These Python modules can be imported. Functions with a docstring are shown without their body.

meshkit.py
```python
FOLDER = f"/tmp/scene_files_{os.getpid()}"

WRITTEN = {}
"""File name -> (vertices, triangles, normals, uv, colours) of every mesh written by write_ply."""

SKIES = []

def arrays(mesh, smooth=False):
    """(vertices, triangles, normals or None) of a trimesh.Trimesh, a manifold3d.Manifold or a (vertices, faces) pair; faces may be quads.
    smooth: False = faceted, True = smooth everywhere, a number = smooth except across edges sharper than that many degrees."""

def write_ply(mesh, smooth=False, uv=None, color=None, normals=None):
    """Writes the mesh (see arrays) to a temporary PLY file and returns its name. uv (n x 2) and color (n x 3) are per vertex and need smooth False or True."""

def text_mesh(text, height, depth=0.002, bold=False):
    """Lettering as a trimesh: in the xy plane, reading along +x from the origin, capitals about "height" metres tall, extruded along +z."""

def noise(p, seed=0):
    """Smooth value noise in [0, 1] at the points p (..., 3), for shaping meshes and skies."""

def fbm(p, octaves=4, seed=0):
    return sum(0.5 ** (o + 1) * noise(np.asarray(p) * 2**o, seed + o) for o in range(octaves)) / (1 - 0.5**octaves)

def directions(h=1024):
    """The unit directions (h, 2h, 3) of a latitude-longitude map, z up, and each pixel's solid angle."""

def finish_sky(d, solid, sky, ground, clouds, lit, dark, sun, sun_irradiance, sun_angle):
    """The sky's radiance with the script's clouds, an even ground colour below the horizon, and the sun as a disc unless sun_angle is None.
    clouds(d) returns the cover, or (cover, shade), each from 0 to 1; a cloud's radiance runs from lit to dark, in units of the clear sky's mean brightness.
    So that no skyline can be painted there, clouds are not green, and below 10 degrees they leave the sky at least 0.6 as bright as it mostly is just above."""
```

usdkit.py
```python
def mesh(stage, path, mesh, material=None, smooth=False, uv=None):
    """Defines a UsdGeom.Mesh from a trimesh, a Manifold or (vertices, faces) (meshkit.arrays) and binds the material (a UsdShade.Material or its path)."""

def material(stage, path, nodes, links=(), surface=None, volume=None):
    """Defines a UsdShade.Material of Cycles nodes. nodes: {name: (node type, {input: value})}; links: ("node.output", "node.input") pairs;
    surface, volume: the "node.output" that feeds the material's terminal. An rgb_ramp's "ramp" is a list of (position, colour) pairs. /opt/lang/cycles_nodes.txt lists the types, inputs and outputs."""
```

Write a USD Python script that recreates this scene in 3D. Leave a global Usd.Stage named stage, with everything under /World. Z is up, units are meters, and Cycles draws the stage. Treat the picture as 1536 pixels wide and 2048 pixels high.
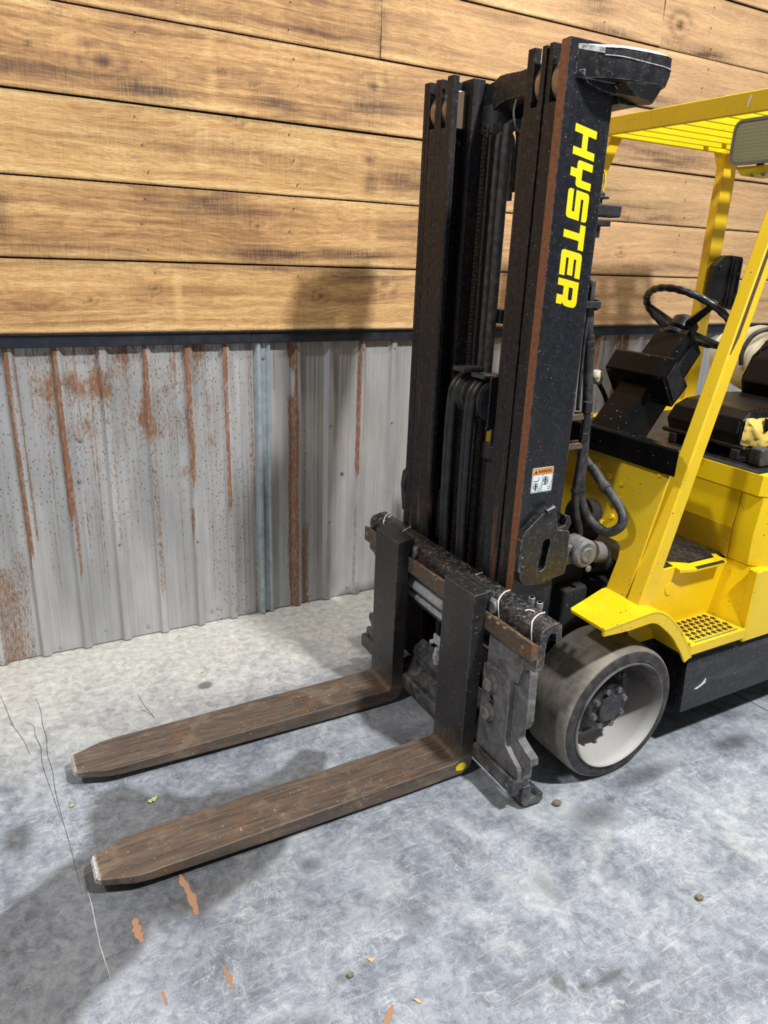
import math, random
import numpy as np, trimesh, shapely, usdkit, meshkit
from shapely.geometry import Polygon, box as sbox, Point
from shapely.ops import unary_union
import manifold3d as m3
from pxr import Usd, UsdGeom, UsdLux, UsdShade, Gf, Sdf, Vt

random.seed(7); rng = np.random.default_rng(7)
stage = Usd.Stage.CreateInMemory()
UsdGeom.SetStageUpAxis(stage, 'Z'); UsdGeom.SetStageMetersPerUnit(stage, 1.0)
UsdGeom.Xform.Define(stage, '/World'); UsdGeom.Scope.Define(stage, '/World/Looks')

# ------------------------------------------------------------------ camera, lights, exposure
YAW, PITCH, ROLL, FPX = 0.51475649, -0.34022342, 0.04029525, 1453.1856
CAM = (0.0, 0.0, 1.77)
_f = np.array([math.sin(YAW) * math.cos(PITCH), math.cos(YAW) * math.cos(PITCH), math.sin(PITCH)])
_r = np.array([math.cos(YAW), -math.sin(YAW), 0.0]); _u = np.cross(_r, _f)
R2 = _r * math.cos(ROLL) + _u * math.sin(ROLL); U2 = -_r * math.sin(ROLL) + _u * math.cos(ROLL)
cam = UsdGeom.Camera.Define(stage, '/World/camera')
cam.AddTransformOp().Set(Gf.Matrix4d(*R2, 0, *U2, 0, *(-_f), 0, *CAM, 1))
cam.CreateHorizontalApertureAttr(36.0); cam.CreateFocalLengthAttr(FPX / 1536 * 36.0)
cam.CreateClippingRangeAttr(Gf.Vec2f(0.05, 200)); cam.CreateExposureAttr(0.0)

def lamp(name, pos, aim, size, power, col=(1, 1, 1)):
    l = UsdLux.RectLight.Define(stage, '/World/' + name)
    p, a = np.array(pos, float), np.array(aim, float)
    z = (p - a) / np.linalg.norm(p - a); x = np.cross([0, 1, 0.01], z); x /= np.linalg.norm(x); y = np.cross(z, x)
    l.AddTransformOp().Set(Gf.Matrix4d(*x, 0, *y, 0, *z, 0, *p, 1))
    l.CreateWidthAttr(size[0]); l.CreateHeightAttr(size[1]); l.CreateIntensityAttr(power / (size[0] * size[1])); l.CreateColorAttr(Gf.Vec3f(*col))
    return l
# high-bay lamps of the hall: one row over the aisle, one row close to the wall
lamp('high_bay_lamp', (2.4, -1.0, 5.6), (2.0, 1.0, 0), (0.30, 0.30), 150, (0.985, 0.99, 1.0))
lamp('high_bay_lamp_001', (4.2, 2.3, 7.0), (2.0, 2.0, 0), (0.3, 0.3), 70, (0.985, 0.99, 1.0))
lamp('high_bay_lamp_002', (-2.8, 0.9, 5.6), (0.0, 1.6, 0), (0.35, 0.35), 55, (0.985, 0.99, 1.0))
dome = UsdLux.DomeLight.Define(stage, '/World/hall_bounce_light')
dome.CreateIntensityAttr(0.06); dome.CreateColorAttr(Gf.Vec3f(0.96, 0.98, 1.0))

# ------------------------------------------------------------------ materials
def c(r, g, b):
    return tuple(((v / 255) / 12.92 if v / 255 <= 0.04045 else ((v / 255 + 0.055) / 1.055) ** 2.4) for v in (r, g, b))
MATS = {}
class G:
    """collects the nodes and links of one material"""
    def __init__(s): s.n, s.l, s.k = {}, [], 0
    def add(s, kind, ins=None, **links):
        s.k += 1; name = f'n{s.k}'; s.n[name] = (kind, ins or {})
        for k, v in links.items(): s.l.append((v, f'{name}.{k}'))
        return name
    def pos(s):
        if 'geo' not in s.n: s.n['geo'] = ('geometry', {})
        return 'geo.position'
    def mapped(s, scale=(1, 1, 1), rot=(0, 0, 0), loc=(0, 0, 0), src=None):
        return s.add('mapping', {'scale': scale, 'rotation': rot, 'location': loc}, vector=src or s.pos()) + '.vector'
    def noise(s, scale=(1, 1, 1), detail=4.0, rough=0.55, dist=0.0, rot=(0, 0, 0), loc=(0, 0, 0), src=None):
        return s.add('noise_texture', {'scale': 1.0, 'detail': float(detail), 'roughness': rough, 'distortion': dist}, vector=s.mapped(scale, rot, loc, src)) + '.fac'
    def rng(s, v, lo, hi, a=0.0, b=1.0):
        return s.add('map_range', {'from_min': lo, 'from_max': hi, 'to_min': a, 'to_max': b, 'clamp': True, 'range_type': 'linear'}, value=v) + '.result'
    def math(s, op, a, b=None):
        ins, ln = {'math_type': op}, {}
        for k, v in (('value1', a), ('value2', b)):
            if v is None: continue
            if isinstance(v, str): ln[k] = v
            else: ins[k] = float(v)
        return s.add('math', ins, **ln) + '.value'
    def mix(s, fac, a, b, kind='mix'):
        ins, ln = {'mix_type': kind}, {}
        for k, v in (('fac', fac), ('color1', a), ('color2', b)):
            if isinstance(v, str): ln[k] = v
            else: ins[k] = v
        return s.add('mix', ins, **ln) + '.color'
    def fmix(s, fac, a, b):      # float mix
        ins, ln = {}, {}
        for k, v in (('fac', fac), ('a', a), ('b', b)):
            if isinstance(v, str): ln[k] = v
            else: ins[k] = float(v)
        return s.add('mix_float', ins, **ln) + '.result'
    def attr(s, name): return s.add('attribute', {'attribute': name}) + '.fac'
    def sep(s, what, axis):
        return s.add('separate_xyz', {}, vector=what) + '.' + axis
    def normal_z(s):
        s.pos(); return s.sep('geo.normal', 'z')
    def edge(s, radius=0.004, lo=0.02, hi=0.15):
        s.pos(); b = s.add('bevel', {'radius': radius, 'samples': 4}) + '.bevel'
        d = s.add('vector_math', {'math_type': 'dot_product'}, vector1=b, vector2='geo.normal') + '.value'
        return s.rng(s.math('subtract', 1.0, d), lo, hi)
    def spot(s, p, r0, r1, wob=0.0, scale=(1, 1, 1)):
        src = s.pos()
        if wob:
            nz = s.add('noise_texture', {'scale': 14.0, 'detail': 3.0}, vector=src) + '.color'
            off = s.add('vector_math', {'math_type': 'multiply_add', 'vector2': (wob, wob, wob), 'vector3': (-wob / 2,) * 3}, vector1=nz) + '.vector'
            src = s.add('vector_math', {'math_type': 'add'}, vector1=src, vector2=off) + '.vector'
        m = s.mapped(scale, src=src)
        d = s.add('vector_math', {'math_type': 'distance', 'vector2': tuple(np.array(p) * np.array(scale))}, vector1=m) + '.value'
        return s.rng(d, r1, r0)
    def out(s, name, col, rough=0.5, bump=None, bstr=0.3, bdist=0.004, bevel=0.0, **pr):
        ins, ln = dict(pr), {}
        for k, v in (('base_color', col), ('roughness', rough)):
            if isinstance(v, str): ln[k] = v
            else: ins[k] = v
        for k in list(ins):
            if isinstance(ins[k], str): ln[k] = ins.pop(k)
        nrm = None
        if bevel: nrm = s.add('bevel', {'radius': bevel, 'samples': 4}) + '.bevel'
        if bump:
            nrm = s.add('bump', {'strength': bstr, 'distance': bdist}, sample_center=bump, **({'normal': nrm} if nrm else {}))+'.normal' if False else s.add('bump', {'strength': bstr, 'distance': bdist}, height=bump, **({'normal': nrm} if nrm else {})) + '.normal'
        if nrm: ln['normal'] = nrm
        p = s.add('principled_bsdf', ins, **ln)
        MATS[name] = usdkit.material(stage, '/World/Looks/' + name, s.n, s.l, surface=p + '.BSDF')
        return MATS[name]

def simple(name, col, rough=0.5, dirt=None, dirtamt=0.5, scale=30, bump=0.0, bevel=0.0, edgecol=None, edgeamt=0.6, edger=0.004, spots=None, **pr):
    g = G(); cc = col
    nz = g.noise((scale,) * 3, 5, 0.6)
    if dirt: cc = g.mix(g.math('multiply', g.rng(nz, 0.42, 0.68), dirtamt), cc, dirt)
    if spots:
        sp, sc, lo, hi = spots
        cc = g.mix(g.rng(g.noise((sc,) * 3, 2, 0.5, loc=(3, 1, 7)), lo, hi), cc, sp)
    if edgecol:
        e = g.math('multiply', g.edge(edger), g.rng(g.noise((90,) * 3, 3), 0.35, 0.6))
        cc = g.mix(g.math('multiply', e, edgeamt), cc, edgecol)
    rr = g.rng(nz, 0.3, 0.75, max(rough - 0.08, 0.02), min(rough + 0.12, 1.0))
    return g.out(name, cc, rr, bump=nz if bump else None, bstr=bump, bevel=bevel, **pr)

# wood planks (attributes: burn = scorched marks and knots, tint = tone of each board, lite = planed streaks)
g = G()
warp = g.noise((1.2, 1, 5), 2, 0.5, loc=(0, 0, 3))
tint = g.attr('tint')
src = g.add('combine_xyz', {'y': 0.0}, x=g.math('add', g.sep(g.pos(), 'x'), g.math('multiply', tint, 37.0)), z=g.math('add', g.sep('geo.position', 'z'), g.math('multiply', warp, 0.10))) + '.vector'
grain = g.noise((1.1, 1, 34), 6, 0.62, 0.4, src=src)
fine = g.noise((14, 1, 260), 4, 0.6, 0.2, src=src)
saw = g.noise((150, 1, 12), 3, 0.5, rot=(0, 0.15, 0), src=src)
scale_ = g.noise((9, 1, 30), 4, 0.6, 1.6, rot=(0, 0.55, 0), src=src)
blot = g.noise((2.3, 1, 7), 3, 0.5, src=src)
v = g.math('add', g.math('multiply', grain, 0.50), g.math('add', g.math('multiply', scale_, 0.24), g.math('add', g.math('multiply', blot, 0.30), g.math('multiply', saw, 0.08))))
v = g.math('add', v, g.math('multiply', g.math('subtract', g.attr('lite'), g.math('multiply', tint, 0.6)), 0.22))
n = g.add('rgb_ramp', {'ramp': [(0.30, c(104, 74, 46)), (0.42, c(158, 116, 72)), (0.52, c(196, 152, 97)), (0.63, c(219, 181, 122)), (0.78, c(236, 206, 154))]}, fac=v) + '.color'
n = g.mix(g.math('multiply', g.rng(fine, 0.50, 0.68), 0.5), n, c(132, 94, 56))
fs = g.noise((34, 1, 110), 4, 0.65, 1.2, rot=(0, 0.5, 0), src=src); n = g.mix(g.math('multiply', g.rng(fs, 0.54, 0.66), g.math('multiply', g.rng(blot, 0.42, 0.6), 0.55)), n, c(140, 98, 58))
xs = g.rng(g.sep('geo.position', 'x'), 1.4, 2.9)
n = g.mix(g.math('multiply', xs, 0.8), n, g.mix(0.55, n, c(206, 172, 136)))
bn = g.math('multiply', g.attr('burn'), g.rng(g.math('add', g.math('multiply', grain, 0.6), g.math('multiply', saw, 0.4)), 0.30, 0.58, 1.5, 0.55))
n = g.mix(g.math('minimum', bn, 0.92), n, c(70, 48, 38))
h = g.math('add', g.math('multiply', scale_, 0.6), g.math('add', g.math('multiply', saw, 0.25), g.math('multiply', fine, 0.3)))
g.out('wood_plank', n, 0.62, bump=h, bstr=0.75, bdist=0.006, specular_ior_level=0.35)

# painted steel sheet with rust (attribute rust = how far each place has rusted)
g = G()
rust = g.attr('rust')
sp = g.noise((170, 170, 60), 3, 0.6); sp2 = g.noise((60, 60, 7), 4, 0.6); sp3 = g.noise((9, 9, 3.2), 4, 0.55)
k = g.math('add', rust, g.math('subtract', g.math('add', g.math('multiply', sp, 0.9), g.math('add', g.math('multiply', sp2, 0.55), g.math('multiply', sp3, 0.35))), 0.93))
k = g.math('multiply', g.rng(k, 0.34, 0.62), g.rng(g.noise((120, 120, 34), 4, 0.65, loc=(3, 3, 8)), 0.30, 0.52, 0.45, 1.0))
metal = g.mix(g.rng(g.noise((7, 7, 1.6), 5, 0.6), 0.35, 0.68), c(162, 162, 162), c(193, 192, 190))
metal = g.mix(g.math('multiply', g.rng(g.noise((75, 75, 1.2), 3), 0.5, 0.72), 0.4), metal, c(142, 138, 134))
k = g.math('multiply', k, g.fmix(g.rng(rust, 0.60, 0.80), g.rng(g.noise((150, 150, 42), 3, 0.7, loc=(6, 1, 2)), 0.44, 0.56, 0.12, 0.95), 1.0))
rc = g.mix(g.rng(g.noise((22, 22, 6), 4), 0.35, 0.65), c(98, 78, 54), c(134, 92, 52))
rc = g.mix(g.math('multiply', g.rng(rust, 0.62, 0.92), 0.8), rc, c(132, 78, 38))
n = g.mix(g.math('multiply', k, 0.93), metal, rc)
dots = g.add('voronoi_texture', {'scale': 1.0, 'randomness': 1.0}, vector=g.mapped((80, 80, 40))) + '.distance'
dk = g.math('multiply', g.rng(dots, 0.24, 0.12), g.rng(g.math('add', g.attr('speck'), g.math('multiply', sp3, 0.8)), 0.55, 0.85))
n = g.mix(g.math('multiply', dk, 0.85), n, c(92, 68, 44))
g.out('rusty_sheet', n, g.fmix(k, 0.42, 0.85), bump=g.math('multiply', k, sp), bstr=0.25, bdist=0.002, metallic=g.fmix(k, 0.25, 0.0), specular_ior_level=0.4)
simple('galvanised', c(178, 188, 192), 0.38, c(140, 150, 156), 0.7, 25, metallic=0.45)
simple('worn_rim', c(196, 196, 190), 0.4, c(60, 60, 60), 0.85, 70)
simple('trim_black', c(30, 33, 42), 0.42, c(52, 54, 60), 0.4, 18)
simple('dark_gap', c(24, 20, 17), 0.9)

# concrete floor (attributes: stain = soiled dark patches, pale = dusty scuffs)
g = G()
y = g.sep(g.pos(), 'y'); x = g.sep('geo.position', 'x')
big = g.noise((1.1, 1.1, 1), 4, 0.6, 0.3); mid = g.noise((4.6, 4.6, 1), 8, 0.70, 0.8); fin = g.noise((30, 30, 1), 7, 0.72, 0.6); micro = g.noise((210, 210, 1), 3, 0.6)
scr = g.noise((9, 70, 1), 6, 0.75, 1.2, rot=(0, 0, 0.7)); scr2 = g.noise((70, 11, 1), 6, 0.75, 1.4, rot=(0, 0, 0.35))
t = g.math('add', g.math('multiply', mid, 0.46), g.math('add', g.math('multiply', fin, 0.38), g.math('add', g.math('multiply', big, 0.22), g.math('multiply', micro, 0.16))))
n = g.add('rgb_ramp', {'ramp': [(0.43, c(78, 82, 89)), (0.54, c(110, 115, 123)), (0.61, c(135, 140, 148)), (0.69, c(162, 166, 170)), (0.82, c(198, 199, 196))]}, fac=t) + '.color'
n = g.mix(g.math('multiply', g.rng(scr, 0.55, 0.66), 0.40), n, c(194, 196, 194))
n = g.mix(g.math('multiply', g.rng(scr2, 0.57, 0.70), 0.34), n, c(92, 96, 102))
def ridge(scale, dist, rot, loc, w, m0, m1, mloc):
    r = g.math('absolute', g.math('subtract', g.noise(scale, 3, 0.5, dist, rot=rot, loc=loc), 0.5))
    return g.math('multiply', g.rng(r, w, w * 0.25), g.rng(g.noise((2.6, 2.6, 1), 4, 0.6, loc=mloc), m0, m1))
for args, colr, amt in ((((5, 11, 1), 1.6, (0, 0, 0.5), (1, 2, 0), 0.012, 0.50, 0.62, (7, 1, 0)), c(200, 201, 197), 0.36), (((13, 6, 1), 2.2, (0, 0, -0.3), (5, 8, 0), 0.016, 0.50, 0.60, (2, 9, 0)), c(204, 202, 195), 0.34), (((24, 9, 1), 1.2, (0, 0, 0.9), (3, 3, 0), 0.018, 0.52, 0.62, (4, 4, 0)), c(82, 85, 92), 0.45)):
    n = g.mix(g.math('multiply', ridge(*args), amt), n, colr)
cream = g.math('multiply', g.rng(g.noise((2.0, 2.0, 1), 6, 0.65, 0.6, loc=(4, 2, 0)), 0.52, 0.62), g.rng(y, 1.75, 1.0))
n = g.mix(g.math('multiply', cream, 0.50), n, c(196, 198, 190))
n = g.mix(g.math('multiply', g.rng(g.math('add', g.attr('pale'), g.math('multiply', g.math('subtract', fin, 0.5), 0.9)), 0.42, 0.62), 0.55), n, c(206, 206, 196))
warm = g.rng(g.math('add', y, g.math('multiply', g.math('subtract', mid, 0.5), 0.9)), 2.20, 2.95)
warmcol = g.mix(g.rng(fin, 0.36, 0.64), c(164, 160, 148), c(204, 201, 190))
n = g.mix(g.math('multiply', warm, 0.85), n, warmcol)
st_ = g.rng(g.math('add', g.attr('stain'), g.math('multiply', g.math('subtract', g.math('add', g.math('multiply', mid, 0.6), g.math('multiply', fin, 0.4)), 0.5), 0.75)), 0.30, 0.62)
n = g.mix(g.math('multiply', st_, 0.80), n, g.mix(g.rng(fin, 0.35, 0.7), c(58, 59, 60), c(98, 99, 99)))
n = g.mix(g.math('multiply', g.rng(g.noise((420, 420, 1), 1, 0.5), 0.69, 0.73), 0.55), n, c(215, 215, 212))
n = g.mix(g.math('multiply', g.rng(g.noise((190, 190, 1), 2, 0.5, loc=(9, 4, 0)), 0.71, 0.75), 0.6), n, c(66, 64, 62))
g.out('concrete', n, g.rng(mid, 0.3, 0.7, 0.36, 0.58), bump=g.math('add', fin, g.math('multiply', micro, 0.5)), bstr=0.10, bdist=0.002, specular_ior_level=0.4)

# forklift paints and metals
def painted(name, col, rough, brown, bamt, white, wamt, bevel=0.003, scale=(26, 26, 3.5), edgecol=None, bump=0.08, spec=0.5, wscale=48, spk=0.745, wlo=0.55, whi=0.68):
    g = G(); nz = g.noise(scale, 5, 0.62); n2 = g.noise((60, 60, 60), 4, 0.65); cc = g.mix(g.math('multiply', g.rng(n2, 0.40, 0.66), 0.55), col, tuple(min(1, v * 1.9 + 0.006) for v in col))
    if bamt: cc = g.mix(g.math('multiply', g.math('multiply', g.rng(nz, 0.53, 0.64), bamt), g.rng(g.sep(g.pos(), 'z'), 1.35, 0.75, 0.12, 1.5)), cc, brown)
    if wamt: cc = g.mix(g.math('multiply', g.rng(g.noise((wscale,) * 3, 7, 0.72, 0.8, loc=(5, 2, 9)), wlo, whi), wamt), cc, white)
    sp = g.rng(g.noise((210, 210, 210), 1, 0.4, loc=(1, 7, 3)), spk, spk + 0.02); cc = g.mix(g.math('multiply', sp, 0.8), cc, c(165, 162, 156))
    if edgecol: cc = g.mix(g.math('multiply', g.math('multiply', g.edge(0.004), g.rng(n2, 0.38, 0.58)), 0.7), cc, edgecol)
    return g.out(name, cc, g.rng(nz, 0.3, 0.7, rough - 0.06, rough + 0.14), bump=n2, bstr=bump, bdist=0.003, bevel=bevel, specular_ior_level=spec)
painted('mast_paint', c(20, 20, 23), 0.42, c(92, 66, 46), 0.28, c(120, 118, 112), 0.12, edgecol=c(92, 84, 76), spec=0.3)
painted('mast_worn', c(20, 20, 23), 0.42, c(112, 78, 52), 0.6, c(132, 128, 120), 0.16, edgecol=c(110, 98, 86), spec=0.3)
painted('mast_plate', c(19, 20, 25), 0.30, c(52, 50, 52), 0.35, c(84, 86, 92), 0.20, edgecol=c(120, 122, 126), bump=0.05)
painted('cast_black', c(22, 22, 25), 0.34, c(56, 52, 50), 0.3, c(150, 150, 148), 0.22, edgecol=c(205, 205, 200), bump=0.30)
painted('carriage_steel', c(40, 40, 42), 0.46, c(84, 70, 56), 0.3, c(150, 149, 146), 0.6, edgecol=c(170, 166, 160), bump=0.22, scale=(14, 14, 14), wscale=18, wlo=0.42, whi=0.80)
painted('carriage_cap', c(24, 25, 28), 0.34, c(104, 78, 56), 0.2, c(190, 190, 186), 0.5, edgecol=c(190, 188, 182), bump=0.2, scale=(14, 14, 14), wscale=70, wlo=0.52, whi=0.72)
painted('dusty_casting', c(58, 58, 60), 0.5, c(44, 42, 41), 0.5, c(176, 174, 170), 0.55, edgecol=c(206, 203, 196), bump=0.28, scale=(12, 12, 12), wscale=13, wlo=0.34, whi=0.78)
painted('rail_rust', c(76, 64, 52), 0.6, c(112, 78, 46), 0.6, c(180, 172, 160), 0.3, edgecol=c(178, 128, 74), bump=0.2, scale=(20, 9, 20))
painted('rust_strip', c(112, 70, 44), 0.75, c(150, 92, 48), 0.8, c(150, 110, 80), 0.3, bump=0.3, scale=(80, 80, 25))
painted('dark_metal', c(26, 26, 28), 0.5, c(56, 50, 46), 0.5, c(98, 96, 94), 0.25)
painted('underbody', c(16, 16, 17), 0.7, c(34, 32, 30), 0.5, c(60, 58, 56), 0.1)
painted('skirt_black', c(21, 22, 25), 0.40, c(62, 60, 60), 0.5, c(150, 150, 150), 0.16, scale=(5, 30, 20))
painted('silver_rod', c(150, 152, 154), 0.35, c(110, 108, 104), 0.5, c(196, 196, 194), 0.5, scale=(10, 10, 10))
# fork steel: black shank, rust-brown blade
g = G()
z = g.sep(g.pos(), 'z'); nz = g.noise((7, 90, 40), 7, 0.68); n2 = g.noise((8, 10, 8), 6, 0.65, 0.6); n3 = g.noise((110, 110, 110), 2, 0.5)
blade = g.mix(g.rng(nz, 0.34, 0.66), c(66, 55, 48), c(106, 91, 78)); blade = g.mix(g.math('multiply', g.rng(n2, 0.52, 0.66), 0.6), blade, c(138, 122, 98)); blade = g.mix(g.math('multiply', g.rng(g.noise((12, 12, 12), 4, 0.6, loc=(2, 8, 1)), 0.55, 0.68), 0.6), blade, c(112, 78, 48))
shank = g.mix(g.rng(nz, 0.42, 0.68), c(26, 26, 28), c(42, 41, 42)); shank = g.mix(g.math('multiply', g.rng(n2, 0.55, 0.72), 0.5), shank, c(74, 64, 54))
n = g.mix(g.rng(g.math('add', z, g.math('multiply', g.math('subtract', n2, 0.5), 0.12)), 0.17, 0.075), shank, blade)
n = g.mix(g.math('multiply', g.rng(n3, 0.70, 0.74), 0.7), n, c(196, 176, 150))
n = g.mix(g.math('multiply', g.math('multiply', g.edge(0.004), g.rng(nz, 0.35, 0.6)), 0.5), n, c(190, 176, 158))
tipw = g.math('multiply', g.rng(g.sep('geo.position', 'x'), 0.122, 0.108), g.rng(n3, 0.3, 0.5)); n = g.mix(g.math('multiply', tipw, 0.85), n, c(215, 214, 212))
g.out('fork_steel', n, 0.48, bump=nz, bstr=0.12, bdist=0.003, bevel=0.004, specular_ior_level=0.55)

def yellow(name, col, dirt):
    g = G(); n1 = g.noise((5, 5, 5), 4, 0.6); n2 = g.noise((30, 30, 30), 5, 0.65)
    cc = g.mix(g.math('multiply', g.rng(n1, 0.40, 0.70), 0.35), col, c(204, 170, 22)); cc = g.mix(g.math('multiply', g.rng(n2, 0.56, 0.76), 0.4), cc, dirt)
    chips = g.math('multiply', g.rng(g.noise((130, 130, 130), 2, 0.5), 0.69, 0.71), g.rng(n1, 0.45, 0.58)); cc = g.mix(chips, cc, c(58, 50, 40))
    sc = g.math('multiply', g.rng(g.noise((12, 12, 230), 3, 0.6, 0.8, rot=(0.5, 0.3, 0)), 0.70, 0.72), 0.55); cc = g.mix(sc, cc, c(120, 96, 40))
    e = g.math('multiply', g.edge(0.004), g.rng(g.noise((26, 26, 26), 3, 0.6, loc=(3, 3, 3)), 0.52, 0.62)); cc = g.mix(g.math('multiply', e, 0.75), cc, c(74, 66, 52))
    return g.out(name, cc, g.rng(n2, 0.3, 0.7, 0.24, 0.40), bevel=0.003, specular_ior_level=0.5)
yellow('yellow_paint', c(232, 196, 20), c(206, 176, 70))
yellow('yellow_dusty', c(218, 182, 36), c(190, 164, 92))
simple('letter_yellow', c(238, 206, 22), 0.4)
simple('black_plastic', c(22, 22, 24), 0.36, c(40, 38, 38), 0.4, 40, spots=(c(150, 146, 140), 120, 0.735, 0.76), bevel=0.003)
simple('black_gloss', c(13, 13, 14), 0.26, c(24, 23, 23), 0.3, 20, specular_ior_level=0.16, spots=(c(170, 168, 160), 90, 0.72, 0.74), bevel=0.003)
simple('vinyl', c(14, 13, 13), 0.3, c(20, 19, 19), 0.4, 9, bump=0.05, specular_ior_level=0.2)
simple('foam', c(216, 190, 96), 0.9, c(184, 150, 70), 0.7, 25, bump=0.5)
simple('rubber_hose', c(38, 38, 40), 0.55, c(84, 82, 80), 0.6, 35, bump=0.05)
simple('flat_hose', c(30, 31, 33), 0.42, c(62, 62, 62), 0.5, 20)
simple('chain_steel', c(34, 31, 28), 0.5, c(70, 62, 48), 0.7, 80, metallic=0.3)
simple('bolt_steel', c(150, 148, 146), 0.42, c(84, 80, 78), 0.8, 60, metallic=0.4)
simple('wheel_nut', c(112, 110, 108), 0.5, c(60, 58, 58), 0.7, 60, metallic=0.2)
simple('roller_steel', c(150, 132, 110), 0.28, c(110, 92, 74), 0.6, 30, metallic=0.6)
simple('hub_paint', c(42, 44, 48), 0.55, c(92, 90, 88), 0.5, 18, bump=0.1, spots=(c(150, 148, 144), 60, 0.70, 0.74))
simple('sheave_rubber', c(44, 44, 45), 0.5, c(80, 80, 78), 0.5, 25)
simple('white_mark', c(226, 226, 222), 0.7, c(170, 170, 166), 0.4, 60)
simple('label_white', c(214, 224, 222), 0.4); simple('label_orange', c(240, 150, 60), 0.4); simple('label_print', c(40, 30, 30), 0.5)
simple('tank_cream', c(214, 204, 176), 0.4, c(184, 170, 136), 0.6, 12)
simple('lamp_grey', c(122, 120, 108), 0.5, c(98, 96, 84), 0.5, 25)
simple('tread_black', c(34, 32, 30), 0.34, c(70, 62, 52), 0.6, 30)
simple('grip_brown', c(72, 54, 44), 0.6, c(98, 78, 64), 0.5, 200)
simple('pale_grip', c(206, 196, 168), 0.6, c(150, 138, 112), 0.7, 60, bump=0.3)
simple('leaf_green', c(160, 172, 112), 0.6, c(188, 196, 146), 0.5, 60)
simple('orange_paint', c(170, 112, 62), 0.7, c(128, 124, 120), 1.0, 130)
simple('pale_scratch', c(176, 176, 174), 0.7)
simple('peach_chip', c(232, 172, 116), 0.7, c(204, 150, 98), 0.5, 40)
simple('hairline', c(60, 60, 62), 0.8)
simple('dirt_clump', c(106, 96, 76), 0.9, c(150, 140, 112), 0.7, 160, bump=0.4)
simple('red_rubber', c(92, 40, 34), 0.6)
g = G()   # solid tyre: dusty brown-grey tread
nz = g.noise((9, 20, 9), 5, 0.6); n2 = g.noise((70, 9, 70), 4, 0.6)
n = g.mix(g.rng(nz, 0.35, 0.66), c(96, 90, 82), c(134, 127, 116)); n = g.mix(g.math('multiply', g.rng(n2, 0.5, 0.7), 0.4), n, c(152, 146, 134))
g.out('tyre_tread', n, 0.72, bump=n2, bstr=0.10, bdist=0.002)
g = G(); nz = g.noise((24, 24, 24), 5, 0.65); n = g.mix(g.rng(nz, 0.42, 0.7), c(40, 40, 42), c(80, 76, 72)); g.out('tyre_side', n, 0.65, bump=nz, bstr=0.35, bdist=0.006)
g = G(); nz = g.noise((12, 12, 12), 5, 0.65); z = g.sep(g.pos(), 'z'); low = g.rng(g.math('add', z, g.math('multiply', g.math('subtract', nz, 0.5), 0.12)), 0.30, 0.10)
n = g.mix(g.rng(nz, 0.38, 0.62), c(66, 64, 62), c(104, 101, 97)); n = g.mix(g.math('multiply', low, 0.75), n, c(196, 193, 188)); g.out('rim_dusty', n, 0.6, bump=nz, bstr=0.2, bdist=0.003)
# headlight lens: dim ribbed glass over a reflector
g = G(); x_ = g.add('wave_texture', {'wave_type': 'bands', 'bands_direction': 'y', 'scale': 30.0}, vector=g.pos()) + '.fac'
z_ = g.add('wave_texture', {'wave_type': 'bands', 'bands_direction': 'z', 'scale': 30.0}, vector=g.pos()) + '.fac'
n = g.mix(g.math('multiply', g.math('multiply', x_, z_), 0.3), c(150, 146, 112), c(206, 200, 160)); g.out('lamp_lens', n, 0.16, bump=g.math('add', x_, z_), bstr=0.15, bdist=0.002, coat_weight=0.6)

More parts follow.
